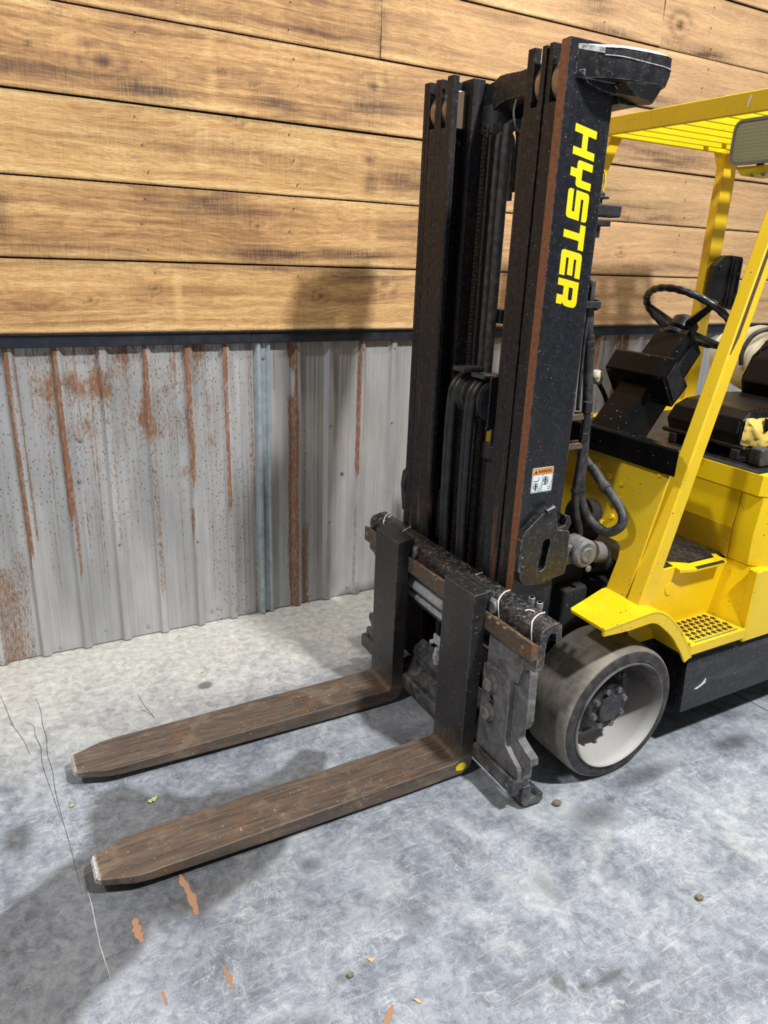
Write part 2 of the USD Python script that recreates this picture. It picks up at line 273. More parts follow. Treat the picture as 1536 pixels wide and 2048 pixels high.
# ------------------------------------------------------------------ mesh helpers
def cat(*ms): return trimesh.util.concatenate([m for m in ms if m is not None])
def hull(pts): return trimesh.Trimesh(np.array(pts, float)).convex_hull if False else trimesh.convex.convex_hull(np.array(pts, float))
def box(x0, x1, y0, y1, z0, z1, ch=0.0):
    if not ch:
        m = trimesh.creation.box((x1 - x0, y1 - y0, z1 - z0)); m.apply_translation(((x0 + x1) / 2, (y0 + y1) / 2, (z0 + z1) / 2)); return m
    P = []
    for sx in (0, 1):
        for sy in (0, 1):
            for sz in (0, 1):
                p = np.array([(x0, x1)[sx], (y0, y1)[sy], (z0, z1)[sz]], float); d = np.array([1 - 2 * sx, 1 - 2 * sy, 1 - 2 * sz]) * ch
                for k in range(3):
                    q = p + d; q[k] = p[k]; P.append(q)
    return hull(P)
def permute(m, axis):
    v = m.vertices.copy()
    if axis == 'y': m = trimesh.Trimesh(v[:, [0, 2, 1]], m.faces[:, ::-1], process=False)
    elif axis == 'x': m = trimesh.Trimesh(v[:, [2, 0, 1]], m.faces, process=False)
    return m
def prism(poly, axis, a, b):
    """a 2-D outline extruded from a to b along an axis: outline in (y,z) for x, (x,z) for y, (x,y) for z"""
    P = poly if isinstance(poly, (shapely.Polygon, shapely.MultiPolygon)) else Polygon(poly)
    ms = []
    for q in getattr(P, 'geoms', [P]):
        m = trimesh.creation.extrude_polygon(shapely.geometry.polygon.orient(q), abs(b - a), engine='earcut'); m.apply_translation((0, 0, min(a, b))); ms.append(permute(m, axis))
    return cat(*ms)
def rounded(poly, r): P = poly if isinstance(poly, shapely.Polygon) else Polygon(poly); return P.buffer(-r, quad_segs=4).buffer(2 * r, quad_segs=4).buffer(-r, quad_segs=4)
def frame(t):
    a = np.cross(t, [0, 0, 1.0]) if abs(t[2]) < 0.9 else np.cross(t, [1.0, 0, 0]); a /= np.linalg.norm(a); return a, np.cross(t, a)
def smoothpath(P, n=8):
    P = np.array(P, float)
    if len(P) < 3: return P
    Q = np.vstack([2 * P[0] - P[1], P, 2 * P[-1] - P[-2]]); out = []
    for i in range(1, len(Q) - 2):
        for t in np.arange(n) / n:
            out.append(0.5 * ((2 * Q[i]) + (-Q[i - 1] + Q[i + 1]) * t + (2 * Q[i - 1] - 5 * Q[i] + 4 * Q[i + 1] - Q[i + 2]) * t * t + (-Q[i - 1] + 3 * Q[i] - 3 * Q[i + 1] + Q[i + 2]) * t ** 3))
    return np.array(out + [Q[-2]])
def tube(P, r, sides=12, smooth=8, closed=False, wob=None):
    P = np.array(P, float) if smooth is None else smoothpath(P, smooth); n = len(P)
    T = (np.roll(P, -1, 0) - np.roll(P, 1, 0)) if closed else np.gradient(P, axis=0); T /= np.linalg.norm(T, axis=1, keepdims=True)
    a, b = frame(T[0]); V = []; ang = np.arange(sides) * 2 * np.pi / sides
    for i in range(n):
        a = a - T[i] * (a @ T[i]); a /= np.linalg.norm(a); b = np.cross(T[i], a)
        rr = (r if np.isscalar(r) else r[i]) * (1 if wob is None else wob(i, ang))
        V.append(P[i] + np.outer(rr * np.cos(ang), a) + np.outer(rr * np.sin(ang), b))
    V = np.vstack(V); F = []
    for i in range(n if closed else n - 1):
        j = (i + 1) % n
        for k in range(sides):
            q = [i * sides + k, i * sides + (k + 1) % sides, j * sides + (k + 1) % sides, j * sides + k]; F += [[q[0], q[1], q[2]], [q[0], q[2], q[3]]]
    if not closed:
        V = np.vstack([V, P[0], P[-1]]); s, e = len(V) - 2, len(V) - 1
        for k in range(sides): F += [[s, (k + 1) % sides, k], [e, (n - 1) * sides + k, (n - 1) * sides + (k + 1) % sides]]
    return trimesh.Trimesh(V, F, process=False)
def cyl(p0, p1, r, n=20, ch=0.0, r1=None):
    p0, p1 = np.array(p0, float), np.array(p1, float); t = p1 - p0; L = np.linalg.norm(t); t /= L; a, b = frame(t); r1 = r if r1 is None else r1
    ang = np.arange(n) * 2 * np.pi / n; ring = np.outer(np.cos(ang), a) + np.outer(np.sin(ang), b)
    if ch: P = np.vstack([p0 + ring * (r - ch), p0 + t * ch + ring * r, p1 - t * ch + ring * r1, p1 + ring * (r1 - ch)])
    else: P = np.vstack([p0 + ring * r, p1 + ring * r1])
    return hull(P)
def lathe(prof, center, axis='y', n=64):
    """a closed outline of (radius, height) pairs turned about an axis through center"""
    prof = np.array(prof, float); k = len(prof); ang = np.arange(n) * 2 * np.pi / n
    V = np.stack([np.outer(np.cos(ang), prof[:, 0]), np.outer(np.sin(ang), prof[:, 0]), np.tile(prof[:, 1], (n, 1))], -1).reshape(-1, 3); F = []
    for i in range(n):
        for j in range(k):
            p, q = i * k + j, i * k + (j + 1) % k; r, s = ((i + 1) % n) * k + (j + 1) % k, ((i + 1) % n) * k + j
            F += [[p, s, r], [p, r, q]]
    m = trimesh.Trimesh(V, F, process=False); m = permute(m, axis) if axis != 'z' else m
    m.apply_translation(center); m.merge_vertices(); m.update_faces(m.nondegenerate_faces()); m.fix_normals(); return m
def hexbolt(center, axis, r, h, washer=0.0, n=6):
    c_, a = np.array(center, float), np.array(axis, float); a /= np.linalg.norm(a)
    ms = [cyl(c_, c_ + a * h, r, n, r * 0.12)]
    if washer: ms.append(cyl(c_, c_ + a * h * 0.25, washer, 20))
    return cat(*ms)
def man(m): m = trimesh.Trimesh(m.vertices, m.faces, process=True); m.merge_vertices(); return m3.Manifold(m3.Mesh(np.array(m.vertices, np.float32), np.array(m.faces, np.uint32)))
def unman(M): q = M.to_mesh(); return trimesh.Trimesh(q.vert_properties[:, :3], q.tri_verts, process=True)
def union(*ms):
    M = man(ms[0])
    for m in ms[1:]: M = M + man(m)
    return unman(M)
def rbox(x0, x1, y0, y1, z0, z1, r=0.02, n=4):
    """a box with round edges"""
    s = trimesh.creation.uv_sphere(r, count=[2 * n, 2 * n]).vertices
    return hull(np.vstack([s + [x, y, z] for x in (x0 + r, x1 - r) for y in (y0 + r, y1 - r) for z in (z0 + r, z1 - r)]))
def shift(m, d): m = m.copy(); m.apply_translation(d); return m
def mirror(m, yc=2.112):
    v = m.vertices.copy(); v[:, 1] = 2 * yc - v[:, 1]; return trimesh.Trimesh(v, m.faces[:, ::-1], process=False)

USED, BASE = {}, {}
def numbered(parent, name):
    k = USED.get((parent, name), 0); USED[(parent, name)] = k + 1; return parent + '/' + (name if k == 0 else f'{name}_{k:03d}')
def data(p, **kw):
    for k, v in kw.items():
        if v: p.SetCustomDataByKey(k, v)
    return p
def thing(name, base, label=None, category=None, group=None, kind=None):
    path = numbered('/World', name); x = UsdGeom.Xform.Define(stage, path); x.AddTranslateOp().Set(Gf.Vec3d(*base)); BASE[path] = np.array(base, float)
    data(x.GetPrim(), label=label, category=category, group=group, kind=kind); return path
def part(parent, name, label=None):
    path = numbered(parent, name); x = UsdGeom.Xform.Define(stage, path); BASE[path] = BASE[parent]
    data(x.GetPrim(), label=label); return path
def add(parent, name, mesh, mat, smooth=30, label=None, attrs=None, kind=None, **kw):
    """one Mesh prim named name under parent; the mesh comes in world coordinates"""
    path = numbered(parent, name); off = BASE.get(parent, np.zeros(3))
    if attrs is None and smooth is not True: mesh = trimesh.Trimesh(np.array(mesh.vertices) - off, mesh.faces, process=True)
    else: mesh = trimesh.Trimesh(np.array(mesh.vertices) - off, mesh.faces, process=False)
    m = usdkit.mesh(stage, path, mesh, MATS[mat], smooth=smooth if attrs is None else True)
    for k, v in (attrs or {}).items(): UsdGeom.PrimvarsAPI(m).CreatePrimvar(k, Sdf.ValueTypeNames.FloatArray, 'vertex').Set(Vt.FloatArray.FromNumpy(np.asarray(v, np.float32)))
    data(m.GetPrim(), label=label, kind=kind, **kw); BASE[path] = off
    return path

# ------------------------------------------------------------------ the setting: floor and wall
fl = thing('floor', (2.0, 0.5, 0), 'smooth grey concrete slab floor with scuffs and dust', 'floor', kind='structure')
SOIL = Polygon([(-0.9, 1.55), (-0.216, 1.773), (-0.143, 1.814), (-0.036, 1.887), (0.065, 1.936), (0.118, 1.976), (0.125, 2.055), (0.166, 2.148), (0.21, 2.221), (0.257, 2.234), (0.327, 2.122), (0.379, 2.129), (0.478, 2.047), (0.614, 2.03), (0.733, 2.051), (0.894, 2.112), (0.968, 2.07), (0.893, 1.928), (0.74, 1.787), (0.62, 1.659), (0.507, 1.61), (0.348, 1.571), (0.226, 1.579), (0.122, 1.511), (0.057, 1.446), (0.02, 1.382), (-0.021, 1.232), (-0.25, 0.9), (-0.9, 0.8)])
SPOTS = [(0.677, 2.695, .036, .03, .95), (-0.082, 2.099, .05, .085, .75), (1.25, 0.905, .07, .02, .8), (1.12, 0.955, .03, .05, .75), (0.695, 1.6, .06, .05, .55), (0.89, 1.301, .08, .10, .5), (1.646, 1.36, .16, .09, .6), (2.42, 1.42, .15, .05, .7), (1.95, 1.44, .22, .06, .65), (1.25, 1.98, .2, .22, .5), (1.30, 1.20, .05, .10, .5), (0.62, 1.22, .03, .02, .6), (0.5, 1.15, .08, .05, .5), (1.17, 0.915, .03, .015, .8), (1.75, 1.40, .05, .02, .6)]
PALE = [(1.10, 0.93, .12, .07, .46), (1.22, 0.84, .10, .08, .46), (2.05, 1.18, .05, .22, .44), (1.42, 1.05, .12, .05, .4), (1.26, 1.25, .04, .16, .4), (1.6, 1.2, .2, .05, .35), (0.95, 1.55, .02, .12, .4), (1.10, 1.62, .14, .012, .5), (1.15, 1.75, .012, .10, .5), (0.35, 2.0, .12, .008, .6), (0.55, 2.06, .06, .01, .6), (0.36, 1.30, .10, .06, .4), (0.1, 2.5, .15, .12, .4), (0.30, 1.38, .08, .02, .5), (1.75, 1.05, .1, .06, .4)]
fx = np.unique(np.round(np.r_[np.linspace(-7, -1, 13), np.arange(-1, 3.4, 0.014), np.linspace(3.4, 11, 16)], 4)); fy = np.unique(np.round(np.r_[np.linspace(-6, 0.5, 14), np.arange(0.5, 3.3, 0.014), 3.34], 4))
X, Y = np.meshgrid(fx, fy, indexing='ij'); pts = shapely.points(X.ravel(), Y.ravel()); shapely.prepare(SOIL)
d = shapely.distance(SOIL, pts) - shapely.distance(SOIL.boundary, pts) * shapely.contains(SOIL, pts); d = d.reshape(X.shape)
w1 = meshkit.fbm(np.stack([X * 8, Y * 8, 0 * X], -1), 4, 11); soil = np.clip(0.5 - (d + 0.10 * (w1 - 0.5)) / 0.09, 0, 1) * 0.95
pale = np.zeros_like(X)
for sx, sy, rx, ry, a in SPOTS: soil = np.maximum(soil, a * np.exp(-(((X - sx) / rx) ** 2 + ((Y - sy) / ry) ** 2) * (0.5 + w1)))
for sx, sy, rx, ry, a in PALE: pale = np.maximum(pale, a * np.exp(-(((X - sx) / rx) ** 2 + ((Y - sy) / ry) ** 2) * (0.4 + 1.2 * w1)))
idx = np.arange(X.size).reshape(X.shape); a_, b_, c_, e_ = idx[:-1, :-1].ravel(), idx[1:, :-1].ravel(), idx[1:, 1:].ravel(), idx[:-1, 1:].ravel()
add(fl, 'slab', trimesh.Trimesh(np.stack([X, Y, 0 * X], -1).reshape(-1, 3), np.vstack([np.c_[a_, b_, c_], np.c_[a_, c_, e_]]), process=False), 'concrete', attrs=dict(stain=soil.ravel(), pale=pale.ravel()))
add(fl, 'slab_base', box(-7, 11, -6, 3.34, -0.15, -0.004), 'concrete', False)
def ribbon(P, w, z0=0.0, h=0.0006, seed=0, rag=0.4):
    r = np.random.default_rng(seed); P = smoothpath([(x, y, 0) for x, y in P], 6); t = np.gradient(P, axis=0); t /= np.linalg.norm(t, axis=1, keepdims=True); nrm = np.stack([-t[:, 1], t[:, 0], 0 * t[:, 0]], 1)
    k = np.sin(np.linspace(0.12, np.pi - 0.12, len(P))) ** 0.4
    L = P + nrm * (w / 2 * k * (1 + rag * r.uniform(-1, 1, len(P))))[:, None]; Rr = P - nrm * (w / 2 * k * (1 + rag * r.uniform(-1, 1, len(P))))[:, None]
    q = Polygon(np.vstack([L[:, :2], Rr[::-1, :2]])).buffer(0)
    return prism(q if q.geom_type == 'Polygon' else max(q.geoms, key=lambda a: a.area), 'z', z0, z0 + h)
for i, P in enumerate([[(-0.094, 2.984), (-0.075, 2.85), (-0.061, 2.743), (-0.03, 2.62), (-0.016, 2.522)], [(0.026, 2.89), (0.034, 2.883), (0.043, 2.79), (0.041, 2.694), (0.046, 2.6), (0.04, 2.495), (0.047, 2.39), (0.045, 2.288), (0.051, 2.128), (0.059, 2.006), (0.068, 1.792)], [(-0.014, 2.738), (0.01, 2.70), (0.01, 2.64), (0.022, 2.55), (0.019, 2.444), (0.035, 2.265), (0.047, 2.13)], [(0.409, 2.756), (0.418, 2.65), (0.437, 2.554)], [(0.40, 2.63), (0.42, 2.60), (0.437, 2.554)]]):
    add(fl, 'hairline_crack', ribbon(P, 0.0019, seed=i), 'hairline', False, label='dark hairline crack in the concrete')
add(fl, 'scratch', ribbon([(0.083, 1.80), (0.086, 1.745), (0.087, 1.602), (0.096, 1.487)], 0.002, seed=9), 'pale_scratch', False, label='thin pale scratch in the concrete')
add(fl, 'saw_cut', ribbon([(2.70, 1.75), (2.747, 1.627), (2.762, 1.492), (2.80, 1.25), (2.83, 1.0)], 0.004, seed=10, rag=0.1), 'hairline', False, label='thin dark joint in the concrete beside the forklift')
for i, (P, w) in enumerate([([(0.332, 1.744), (0.341, 1.66), (0.343, 1.578)], 0.022), ([(0.185, 1.645), (0.183, 1.60), (0.187, 1.56)], 0.02), ([(0.361, 1.39), (0.364, 1.35), (0.362, 1.322)], 0.012), ([(0.203, 1.395), (0.206, 1.355)], 0.017), ([(0.655, 1.045), (0.675, 1.073), (0.705, 1.10)], 0.015)]):
    add(fl, 'paint_streak', ribbon(P, w, seed=20 + i, rag=0.45), 'orange_paint', False, label='faded orange paint streak on the concrete')

wl = thing('wall_back', (1.5, 3.24, 0), 'back wall of brown planks over a rusty ribbed metal wainscot', 'wall', kind='structure')
add(wl, 'backing', box(-4.5, 9.5, 3.262, 3.36, 0, 4.6), 'dark_gap', False)
ROWS = [1.425, 1.707, 1.994, 2.276, 2.568, 2.856, 3.144, 3.432, 3.72, 4.01, 4.30, 4.6]
JOINTS = [[-2.2, 2.22, 5.9], [-1.3, 2.45, 6.6], [-2.6, 2.30, 5.2], [-1.7, 2.42, 6.2], [-2.3, 1.705, 5.6], [-0.6, 3.371, 7.0], [-1.4, 3.799, 6.8], [0.8, 4.9], [-0.9, 3.1, 7.2], [1.4, 5.6], [0.2, 4.4]]
BURN = [(0.973, 1.939, .22, .06, .75), (1.202, 1.745, .20, .035, .85), (0.391, 1.747, .30, .03, .6), (1.582, 1.765, .22, .03, .8), (0.13, 1.863, .045, .09, .95), (1.676, 2.077, .035, .05, .9), (1.672, 2.17, .03, .03, .7), (1.87, 2.10, .16, .07, .7), (0.899, 2.15, .5, .05, .35), (1.309, 2.119, .3, .05, .4), (0.677, 2.325, .16, .035, .9), (1.243, 2.331, .10, .04, .8), (1.664, 2.393, .16, .07, .75), (0.35, 2.335, .35, .045, .6), (1.703, 2.69, .04, .16, .55), (3.45, 2.05, .36, .055, .85), (3.15, 2.13, .2, .08, .4), (3.422, 2.34, .55, .06, .7), (2.869, 2.955, .14, .03, .9), (2.831, 2.985, .18, .03, .8), (2.982, 2.876, .22, .022, .9), (3.692, 2.875, .26, .028, .9), (1.616, 2.32, .25, .03, .5), (1.2, 1.69, .9, .012, .55), (1.65, 1.66, .25, .02, .6), (0.2, 1.685, .4, .012, .45), (3.3, 1.755, .7, .03, .45), (2.9, 1.62, .3, .03, .3), (1.55, 2.63, .3, .035, .35), (0.8, 2.62, .3, .03, .3), (3.9, 2.5, .3, .05, .35), (3.4, 2.62, .4, .04, .4), (0.6, 1.96, .5, .014, .35), (1.3, 2.262, 1.2, .006, .35), (0.9, 1.984, 1.0, .005, .3), (0.9, 2.555, .9, .008, .35)]
KNOTS = [(0.428, 1.554, .011), (0.682, 1.601, .010), (1.432, 1.578, .016), (1.767, 1.643, .028), (1.131, 1.865, .014), (1.048, 2.272, .016), (0.549, 2.403, .032), (0.3, 2.421, .012), (1.674, 2.458, .030), (0.398, 2.539, .010), (0.998, 2.438, .007), (1.131, 2.394, .009), (3.296, 1.832, .014), (3.504, 2.979, .03), (3.921, 2.651, .02), (3.48, 2.93, .01)]
LITE = [(0.776, 1.556, .016), (0.952, 2.446, .02), (0.92, 2.10, .02), (0.90, 2.03, .02), (1.691, 2.60, .014), (1.695, 1.898, .02), (1.70, 2.33, .015), (3.02, 1.80, .03)]
TONE = [0.25, 0.55, 0.12, 0.62, 0.68, 0.45, 0.5, 0.3, 0.6, 0.2, 0.5]
for r in range(len(ROWS) - 1):
    z0, z1 = ROWS[r] + 0.0022, ROWS[r + 1] - 0.0022; J = [-4.4] + JOINTS[r] + [9.4]
    for i in range(len(J) - 1):
        x0, x1 = J[i] + 0.0012, J[i + 1] - 0.0012; yo = 3.206 + 0.003 * ((r * 7 + i * 3) % 3) - 0.001; tilt = (0.006, -0.004, 0.007, 0.003, -0.003)[(r + 2 * i) % 5]
        fx0, fx1 = max(x0, -0.35), min(x1, 4.6)
        xs = np.unique(np.r_[x0, np.arange(fx0, fx1, 0.010), x1]) if fx1 > fx0 and r < 8 else np.linspace(x0, x1, max(3, int((x1 - x0) / 0.25)))
        zs = np.r_[z0, np.linspace(z0 + 0.002, z1 - 0.002, 30 if r < 8 else 5), z1]
        X, Z = np.meshgrid(xs, zs, indexing='ij'); n_, m_ = X.shape
        q = np.stack([X * 1.3, 0 * X + r * 9.1 + i, Z * 6], -1); wav = meshkit.fbm(q, 3, 5)
        Y = yo + tilt * (Z - (z0 + z1) / 2) / 0.14 + 0.0035 * (wav - 0.5); Y[:, 0] += 0.002; Y[:, -1] += 0.002
        burn = np.zeros_like(X); nz = meshkit.fbm(np.stack([X * 5, 0 * X, Z * 26], -1), 4, 3); nz2 = meshkit.fbm(np.stack([X * 3, 0 * X + r * 5 + i, Z * 12], -1), 3, 8)
        for bx, bz, rx, rz, s in BURN:
            if bz < ROWS[r] or bz > ROWS[r + 1]: continue
            d = ((X - bx) / rx) ** 2 + ((Z - bz) / rz) ** 2; burn = np.maximum(burn, s * np.exp(-d * 0.9) * np.clip(0.62 + 1.8 * (nz - 0.32), 0, 1.4))
        for kx, kz, kr in KNOTS:
            d = np.hypot((X - kx) / 1.35, Z - kz) / kr; burn = np.maximum(burn, np.clip(1.15 - d, 0, 1)); burn = np.maximum(burn, 0.45 * np.exp(-((d - 1.9) / 0.5) ** 2) * (nz > 0.4))
        burn = np.maximum(burn, 0.55 * np.clip((nz2 - 0.60) / 0.18, 0, 1) * (nz - 0.2))
        burn = np.maximum(burn, 0.75 * np.exp(-((Z - z0) / 0.0035) ** 2)); burn = np.maximum(burn, 0.5 * np.exp(-((z1 - Z) / 0.003) ** 2))
        lite = np.zeros_like(X)
        for lx, lz, lw in LITE:
            if ROWS[r] < lz < ROWS[r + 1]: lite = np.maximum(lite, np.exp(-((X - lx) / lw) ** 4) * np.clip(nz * 1.5 - 0.3, 0, 1) * 0.45)
        lite = np.maximum(lite, 0.5 * np.exp(-((z1 - Z - 0.012) / 0.012) ** 2) + 0.5 * np.exp(-((Z - z0 - 0.016) / 0.012) ** 2))
        V = np.stack([X, Y, Z], -1).reshape(-1, 3); idx = np.arange(n_ * m_).reshape(n_, m_)
        a, b, d_, e = idx[:-1, :-1].ravel(), idx[1:, :-1].ravel(), idx[1:, 1:].ravel(), idx[:-1, 1:].ravel(); F = np.vstack([np.c_[a, b, d_], np.c_[a, d_, e]])
        rim = np.r_[idx[:, 0], idx[-1, 1:], idx[-2::-1, -1], idx[0, -2:0:-1]]; k0 = len(V); back = V[rim].copy(); back[:, 1] = 3.262; V = np.vstack([V, V[rim], back]); nr = len(rim); o, p_ = k0 + np.arange(nr), k0 + nr + np.arange(nr)
        F = np.vstack([F, np.c_[o, p_, np.roll(p_, -1)], np.c_[o, np.roll(p_, -1), np.roll(o, -1)]])
        tone = np.full(len(V), TONE[r] + 0.13 * ((i * 5) % 3 - 1))
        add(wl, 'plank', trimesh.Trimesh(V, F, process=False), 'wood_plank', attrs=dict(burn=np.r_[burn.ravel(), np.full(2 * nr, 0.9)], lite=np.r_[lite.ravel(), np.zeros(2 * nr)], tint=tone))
nails = [(xx, ROWS[r] + dz) for r in range(6) for xx in (0.67, 1.30, 2.95, 3.75) for dz in (0.05, 0.145, 0.24)]
for xx, zz in nails: add(wl, 'screw', cyl((xx + 0.02 * math.sin(zz * 50), 3.2025, zz), (xx + 0.02 * math.sin(zz * 50), 3.209, zz), 0.0032, 8), 'bolt_steel', False)

# ribbed sheets: major ribs 0.174 m apart, two fine creases in each pan
RIBS = [-2.68 + 0.1743 * k for k in range(16)]; RIBS = [x for x in RIBS if x < 0.06] + [0.107, 0.283, 0.457, 0.634, 0.81, 0.978]
RIB2 = [1.325, 1.497, 1.668, 1.846] + [1.846 + 0.1735 * k for k in range(1, 16)]
def sheet(ribs, x0, x1, y0):
    xs = {x0, x1}
    for r in ribs:
        for d in (-0.032, -0.024, -0.013, -0.009, 0, 0.009, 0.013, 0.024, 0.032, 0.060, 0.064, 0.068, 0.084, 0.088, 0.092, 0.105, 0.109, 0.113): xs.add(r + d)
    xs = np.array(sorted(x for x in xs if x0 <= x <= x1)); mid = np.arange(x0, x1, 0.007) if x0 < 3.5 else []; xs = np.unique(np.round(np.r_[xs, mid], 4)); xs = xs[np.r_[True, np.diff(xs) > 0.0012]]
    def prof(x):
        y = np.zeros_like(x)
        for r in ribs:
            d = np.abs(x - r); y = np.maximum(y, np.clip((0.026 - d) / 0.014, 0, 1) * 0.021)
            for q in (0.064, 0.088, 0.109): y = np.maximum(y, np.clip((0.004 - np.abs(x - r - q)) / 0.004, 0, 1) * 0.0028)
        return y
    zs = np.r_[np.arange(0.004, 1.40, 0.02), 1.40]; X, Z = np.meshgrid(xs, zs, indexing='ij')
    n1 = meshkit.fbm(np.stack([X * 4, 0 * X, Z * 1.5], -1), 4, 1); n2 = meshkit.fbm(np.stack([X * 40, 0 * X, Z * 2.2], -1), 3, 2); n3 = meshkit.fbm(np.stack([X * 11, 0 * X, Z * 9], -1), 3, 4)
    Y = y0 - prof(X) - 0.004 * (n1 - 0.5)
    R = np.full_like(X, 0.16) + 0.14 * (n1 - 0.5)
    def band(xc, w, za, zb, s, soft=0.12, jag=0.10):
        lo = np.clip((Z - za - jag * (n2 - 0.5) * 4) / soft, 0, 1); hi = np.clip((zb - Z) / soft, 0, 1); ww = w * (0.55 + 0.9 * n2)
        return s * np.clip((ww - np.abs(X - xc - 0.006 * (n1 - 0.5))) / (0.25 * w + 0.002), 0, 1) * np.minimum(lo, hi)
    bands = [(-0.02, 0.05, -1, 0.55, .70), (0.045, 0.03, -1, 0.62, .6), (0.02, 0.02, 0.8, 2, .7), (0.098, 0.012, 0.3, 2, 0.9), (0.128, 0.010, 0.45, 2, 0.75), (0.275, 0.016, 0.62, 2, 1.0), (0.287, 0.010, 0.25, 1.0, .75), (0.627, 0.013, 0.9, 2, 1.0), (0.637, 0.016, 0.1, 1.1, .62), (0.808, 0.013, 0.62, 2, 1.0), (0.795, 0.012, 0.42, 0.7, .8), (0.975, 0.012, 0.45, 2, .95), (0.465, 0.012, 0.45, 1.1, .6), (1.088, 0.010, 0.7, 2, .6), (1.103, 0.007, -1, 2, .75), (1.213, 0.008, 1.1, 2, .8),
             (1.297, 0.026, -1, 1.22, .80), (1.318, 0.012, -1, 2, .95), (1.302, 0.030, 1.22, 2, .95), (1.372, 0.022, -1, 0.55, .76), (1.370, 0.012, 0.4, 1.1, .58), (1.497, 0.006, 0.0, 0.35, .6), (1.655, 0.012, 0.60, 2, .95), (1.690, 0.008, 0.85, 2, .92), (1.652, 0.010, 0.0, 0.6, .55), (1.85, 0.007, 0.2, 0.9, .55), (1.84, 0.03, 1.33, 2, .9), (1.915, 0.03, 1.30, 2, .55), (2.55, 0.03, 0.5, 2, .9), (2.75, 0.02, 0.2, 2, .8), (3.02, 0.03, 0.5, 2, .95), (3.22, 0.025, 0.7, 2, .9), (3.40, 0.02, 0.3, 2, .9), (3.30, 0.012, 0.3, 2, .7), (3.48, 0.03, 0.2, 2, .8), (3.8, 0.03, 0.2, 2, .9), (2.1, 0.02, 0.2, 2, .8)]
    for bx, w, za, zb, s in bands: R = np.maximum(R, band(bx, w, za, zb, s))
    for r_ in ribs:
        for q in (0.064, 0.088, 0.109): R = np.maximum(R, band(r_ + q + 0.003, 0.0030, 0.10 + 0.5 * ((r_ * 7.3 + q * 31) % 1), 2, 0.50 + 0.2 * ((r_ * 3.7 + q * 17) % 1)) * (0.75 if r_ > 1.2 else 1.0))
    for lx in (0.335, 0.352, 0.385, 0.40, 0.53, 0.55, 0.715, 0.735, 0.748, 0.89, 0.90, 0.175, 0.2, 0.215): R = np.maximum(R, band(lx, 0.0035, 0.35 + 0.3 * math.sin(lx * 90), 2, 0.72))
    field = np.clip((X - 0.10) / 0.1, 0, 1) * np.clip((1.02 - X) / 0.1, 0, 1) * np.clip((Z - 0.62) / 0.45, 0, 1); R = np.maximum(R, field * (0.47 + 0.9 * (n3 - 0.45) + 0.9 * (n2 - 0.46)))
    for hx, hz, hr in ((0.32, 1.15, .05), (0.43, 1.24, .04), (0.70, 1.17, .045), (0.74, 1.27, .05), (0.68, 0.98, .03), (0.77, 0.79, .04), (0.90, 0.93, .035), (0.50, 1.26, .05), (0.40, 0.86, .03), (1.57, 1.13, .015), (1.57, 0.98, .01), (0.22, 1.2, .05), (1.70, 0.83, .008)): R = np.maximum(R, 0.68 * np.exp(-((X - hx) ** 2 + (Z - hz) ** 2) / (1.3 * hr) ** 2) * (0.35 + 0.8 * n3 + 0.5 * n2))
    S = np.clip((1.10 - X) / 0.06, 0, 1) * np.clip((X - 0.86) / 0.06, 0, 1) * 0.55 + np.clip((1.02 - X) / 0.1, 0, 1) * 0.50 * np.clip((Z - 0.25) / 0.5, 0, 1) * np.clip(0.4 + 1.2 * n1, 0, 1.2) + np.clip((0.09 - X) / 0.05, 0, 1) * 0.35
    V = np.stack([X, Y, Z], -1).reshape(-1, 3); n_, m_ = X.shape; idx = np.arange(n_ * m_).reshape(n_, m_)
    a, b, d_, e = idx[:-1, :-1].ravel(), idx[1:, :-1].ravel(), idx[1:, 1:].ravel(), idx[:-1, 1:].ravel()
    V2 = V + [0, 0.0012, 0]; k0 = len(V); F = np.vstack([np.c_[a, b, d_], np.c_[a, d_, e]]); rim = np.r_[idx[:, 0], idx[-1, 1:], idx[-2::-1, -1], idx[0, -2:0:-1]]; rn = np.roll(rim, -1)
    F = np.vstack([F, F[:, ::-1] + k0, np.c_[rim, rim + k0, rn + k0], np.c_[rim, rn + k0, rn]])
    return trimesh.Trimesh(np.vstack([V, V2]), F, process=False), dict(rust=np.r_[R.ravel(), R.ravel()], speck=np.r_[S.ravel(), S.ravel()])
for ribs, x0, x1, y0, lb in ((RIBS, -2.75, 1.125, 3.240, 'heavily rusted ribbed steel sheet at the left'), (RIB2[:10], 1.178, 3.0, 3.2405, 'grey ribbed steel sheet with one broad rust streak'), (RIB2[9:], 2.985, 4.6, 3.2385, None), ([4.45 + 0.1735 * k for k in range(1, 29)], 4.585, 9.4, 3.2415, None)):
    m, at = sheet(ribs, x0, x1, y0); add(wl, 'metal_sheet', m, 'rusty_sheet', attrs=at, label=lb)
seam = [(1.110, 3.238), (1.116, 3.218), (1.122, 3.210), (1.134, 3.208), (1.141, 3.216), (1.147, 3.229), (1.156, 3.232), (1.165, 3.229), (1.170, 3.219), (1.176, 3.213), (1.184, 3.214), (1.189, 3.224), (1.194, 3.238)]
add(wl, 'seam_strip', prism(np.vstack([seam, np.array(seam)[::-1] + [0, 0.0015]]), 'z', 0.004, 1.40), 'galvanised', 40, label='bright galvanised seam strip')
